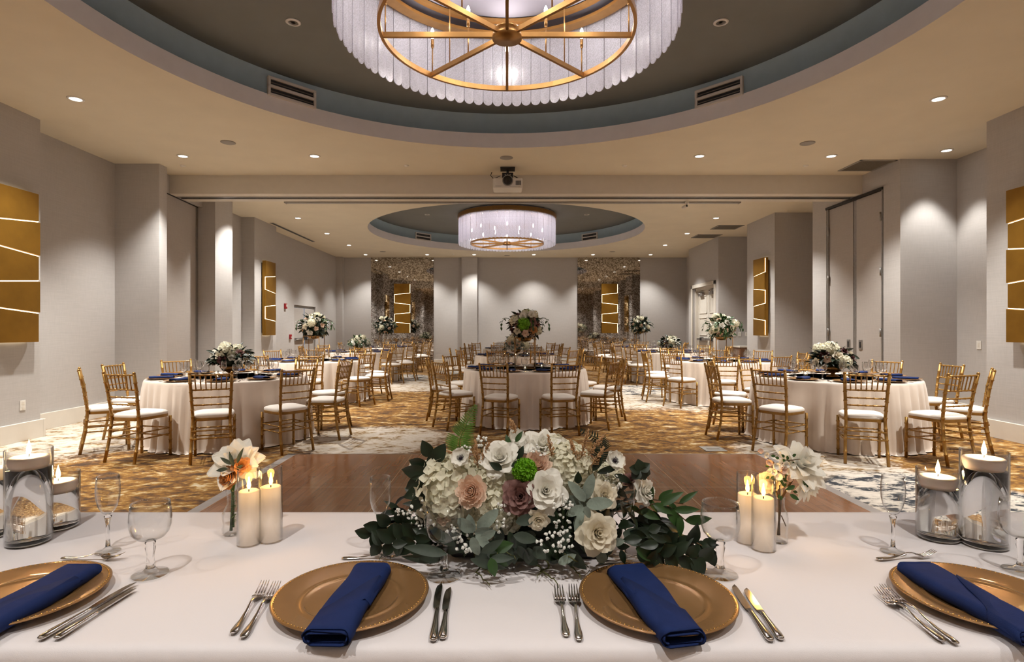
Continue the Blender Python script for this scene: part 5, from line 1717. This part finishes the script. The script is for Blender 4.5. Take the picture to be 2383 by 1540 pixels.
    # dark glossy leaves, upper left and around
    leafs('camellia_leaf_sprig', 'leaf_dark', [(1002, 1062, 115, 44, 30, 1.44), (1010, 1075, 60, 52, 34, 1.44), (995, 1085, 165, 48, 30, 1.44), (1000, 1102, 175, 72, 36, 1.43), (990, 1110, 210, 58, 32, 1.43), (1000, 1135, 195, 66, 34, 1.43), (990, 1150, 225, 56, 28, 1.42), (1015, 1095, 120, 40, 30, 1.45), (1002, 1120, 150, 40, 26, 1.45)])
    leafs('camellia_leaf_sprig', 'leaf_dark', [(1168, 1092, 150, 34, 18, 1.38), (1190, 1085, 20, 34, 18, 1.38), (1205, 1070, 70, 36, 16, 1.42), (1345, 1125, 90, 30, 18, 1.40), (1390, 1100, 20, 60, 16, 1.42), (1380, 1095, 60, 46, 18, 1.44), (1430, 1105, -20, 50, 18, 1.44)])
    leafs('dark_rosette', 'leaf_dark', [(1490, 1095, a, 28, 26, 1.44) for a in (100, 160, 40, -20, 220, -60)])
    leafs('bright_leaf', 'leaf_mid', [(1140, 1290, -35, 52, 30, 1.31), (1150, 1278, 20, 48, 28, 1.31), (1142, 1298, -75, 44, 24, 1.29), (1480, 1275, -30, 62, 26, 1.36), (1500, 1265, 10, 50, 24, 1.38), (1200, 1028, 60, 30, 12, 1.48), (1186, 1045, 100, 36, 14, 1.47)], single=True)
    lst = []
    for k in range(46):
        px = rn.uniform(900, 1560); py = 1255 + rn.uniform(-18, 38) - abs(px-1230)*.03
        lst.append((px, py, rn.choice([180, 0, -30, 210, -60, 240]) + rn.uniform(-30, 30), rn.uniform(30, 50), rn.uniform(16, 24), rn.uniform(1.34, 1.42)))
    leafs('lower_leaves', 'leaf_dark', lst)
    lst = []
    for k in range(30):
        px = rn.uniform(1100, 1330); py = rn.uniform(1222, 1290)
        lst.append((px, py, rn.uniform(-160, -20), rn.uniform(36, 56), rn.uniform(20, 30), rn.uniform(1.34, 1.40)))
    leafs('lower_leaves', 'leaf_blue', lst)
    # trailing vines
    def vine(name, mat, pts, n, L, w_, seed):
        r2 = random.Random(seed)
        P = [W_(*p) if len(p) == 3 else P_(p[0], p[1], p[3]) for p in pts]
        tw = MB(); tw.tube(P, .0016, 5)
        t_ = tw.build(name, M['twig'], o)
        b = MB(); tot = sum((P[i+1]-P[i]).length for i in range(len(P)-1))
        for k in range(n):
            s_ = (k+.6)/n*tot; i = 0
            while i < len(P)-2 and s_ > (P[i+1]-P[i]).length: s_ -= (P[i+1]-P[i]).length; i += 1
            sg = P[i+1]-P[i]; q_ = P[i] + sg.normalized()*min(s_, sg.length); d = sg.normalized()
            side = Vector((-d.z, 0, d.x)) * (1 if k % 2 else -1)
            dd = d*.6 + side*.7 + Vector((0, -.25, 0))
            if q_.z < .03 and dd.z < 0: dd = Vector((dd.x, -.5, .05))
            leaf(b, q_, dd, L*r2.uniform(.8, 1.2), w_*r2.uniform(.85, 1.15), r2.uniform(.1, .5), r2.uniform(-.4, .4), .12, 6, 1, up=(0, -1, .4))
        b.build('vine_leaves', M[mat], t_)
    vine('trailing_vine', 'leaf_dark', [(960, 1235, 1.46), (925, 1215, 1.46), (890, 1225, 1.46), (862, 1245, 1.46)], 9, .052, .032, 1)
    vine('trailing_vine', 'leaf_dark', [(980, 1255, 1.42), (940, 1252, 1.43), (905, 1262, 1.44), (880, 1262, 1.45)], 8, .050, .036, 2)
    vine('trailing_vine', 'leaf_mid', [(1480, 1190, 1.46), (1520, 1172, 1.45), (1560, 1180, 1.45), (1600, 1215, 1.44)], 8, .062, .024, 3)
    vine('trailing_vine', 'leaf_dark', [(1470, 1230, 1.42), (1530, 1262, 1.42), (1580, 1272, 1.41), (1620, 1262, 1.40), (1652, 1280, 1.38)], 13, .052, .034, 4)
    vine('trailing_vine', 'leaf_dark', [(1480, 1270, 1.40), (1540, 1290, 1.38), (1590, 1292, 1.37), (1635, 1300, 1.36)], 10, .050, .034, 5)
    vine('trailing_vine', 'leaf_dark', [(1500, 1180, 1.48), (1515, 1215, 1.47), (1530, 1240, 1.46), (1525, 1262, 1.46)], 9, .050, .026, 6)
    vine('trailing_vine', 'leaf_mid', [(1450, 1180, 1.47), (1500, 1160, 1.47), (1545, 1165, 1.47), (1590, 1172, 1.47)], 6, .050, .018, 7)
    # ferns
    def fern(pts, n, L0, mat):
        P = [W_(*p) for p in pts]; b = MB(); b.tube(P, [.0018]*(len(P)-1)+[.0006], 5)
        for k in range(n):
            t_ = (k+.5)/n; s_ = t_*(len(P)-1); i = int(s_); q_ = P[i].lerp(P[min(i+1, len(P)-1)], s_-i); d = (P[min(i+1, len(P)-1)]-P[i]).normalized()
            L = L0*(1-t_)**.75*min(1, .5+t_*3)+.004
            for s2 in (-1, 1):
                sd = Vector((-d.z, 0, d.x))*s2
                dd = (sd + d*.35).normalized()
                leaf(b, q_, dd, L, max(.004, L*.13), .25, 0, .05, 4, 1, up=(0, -1, .2))
                for j in range(1, 7):
                    for s3 in (-1, 1):
                        pd = Vector((-dd.z, 0, dd.x))*s3
                        leaf(b, q_ + dd*L*j/8.5, pd*.8+dd*.6, L*.11*(1-j/9), L*.05, .1, 0, .0, 2, 1, up=(0, -1, .2))
        b.build('fern_frond', M[mat], o)
    fern([(1066, 1062, 1.47), (1070, 1020, 1.47), (1086, 985, 1.47), (1108, 942, 1.47)], 26, .045, 'leaf_fern')
    fern([(1395, 1085, 1.50), (1402, 1050, 1.50), (1395, 1022, 1.50), (1350, 1000, 1.50)], 22, .036, 'leaf_dark')
    # moss roots
    for (x0, y0, xs) in ((1105, 1290, ((1120, 1310), (1110, 1335), (1140, 1362))), (1125, 1285, ((1118, 1320), (1145, 1340))), (1160, 1240, ((1170, 1265), (1155, 1290), (1185, 1300))), (1265, 1295, ((1280, 1320), (1255, 1330), (1290, 1350), (1300, 1368))), (1290, 1290, ((1320, 1310), (1340, 1330), (1352, 1346))), (1300, 1285, ((1330, 1300), (1370, 1320))), (1250, 1290, ((1240, 1310), (1262, 1325), (1250, 1345))), (1185, 1235, ((1190, 1260), (1178, 1285), (1200, 1300)))):
        P = [on_z(x0, y0, TZ+.03)-O]; 
        for i, (x, y) in enumerate(xs): P.append(on_z(x, y, TZ + (.012 if i % 2 == 0 else .006) + (.0 if y > 1300 else .05))-O)
        b = MB()
        Q = []
        for i in range(len(P)-1):
            for j in range(4):
                q_ = P[i].lerp(P[i+1], j/4); Q.append(q_ + Vector((rn.uniform(-.003, .003), rn.uniform(-.003, .003), rn.uniform(0, .004))))
        Q.append(P[-1]); b.tube(Q, [.003 - .0022*i/len(Q) for i in range(len(Q))], 6)
        b.build('moss_tendril', M['moss'], o)
centrepiece()
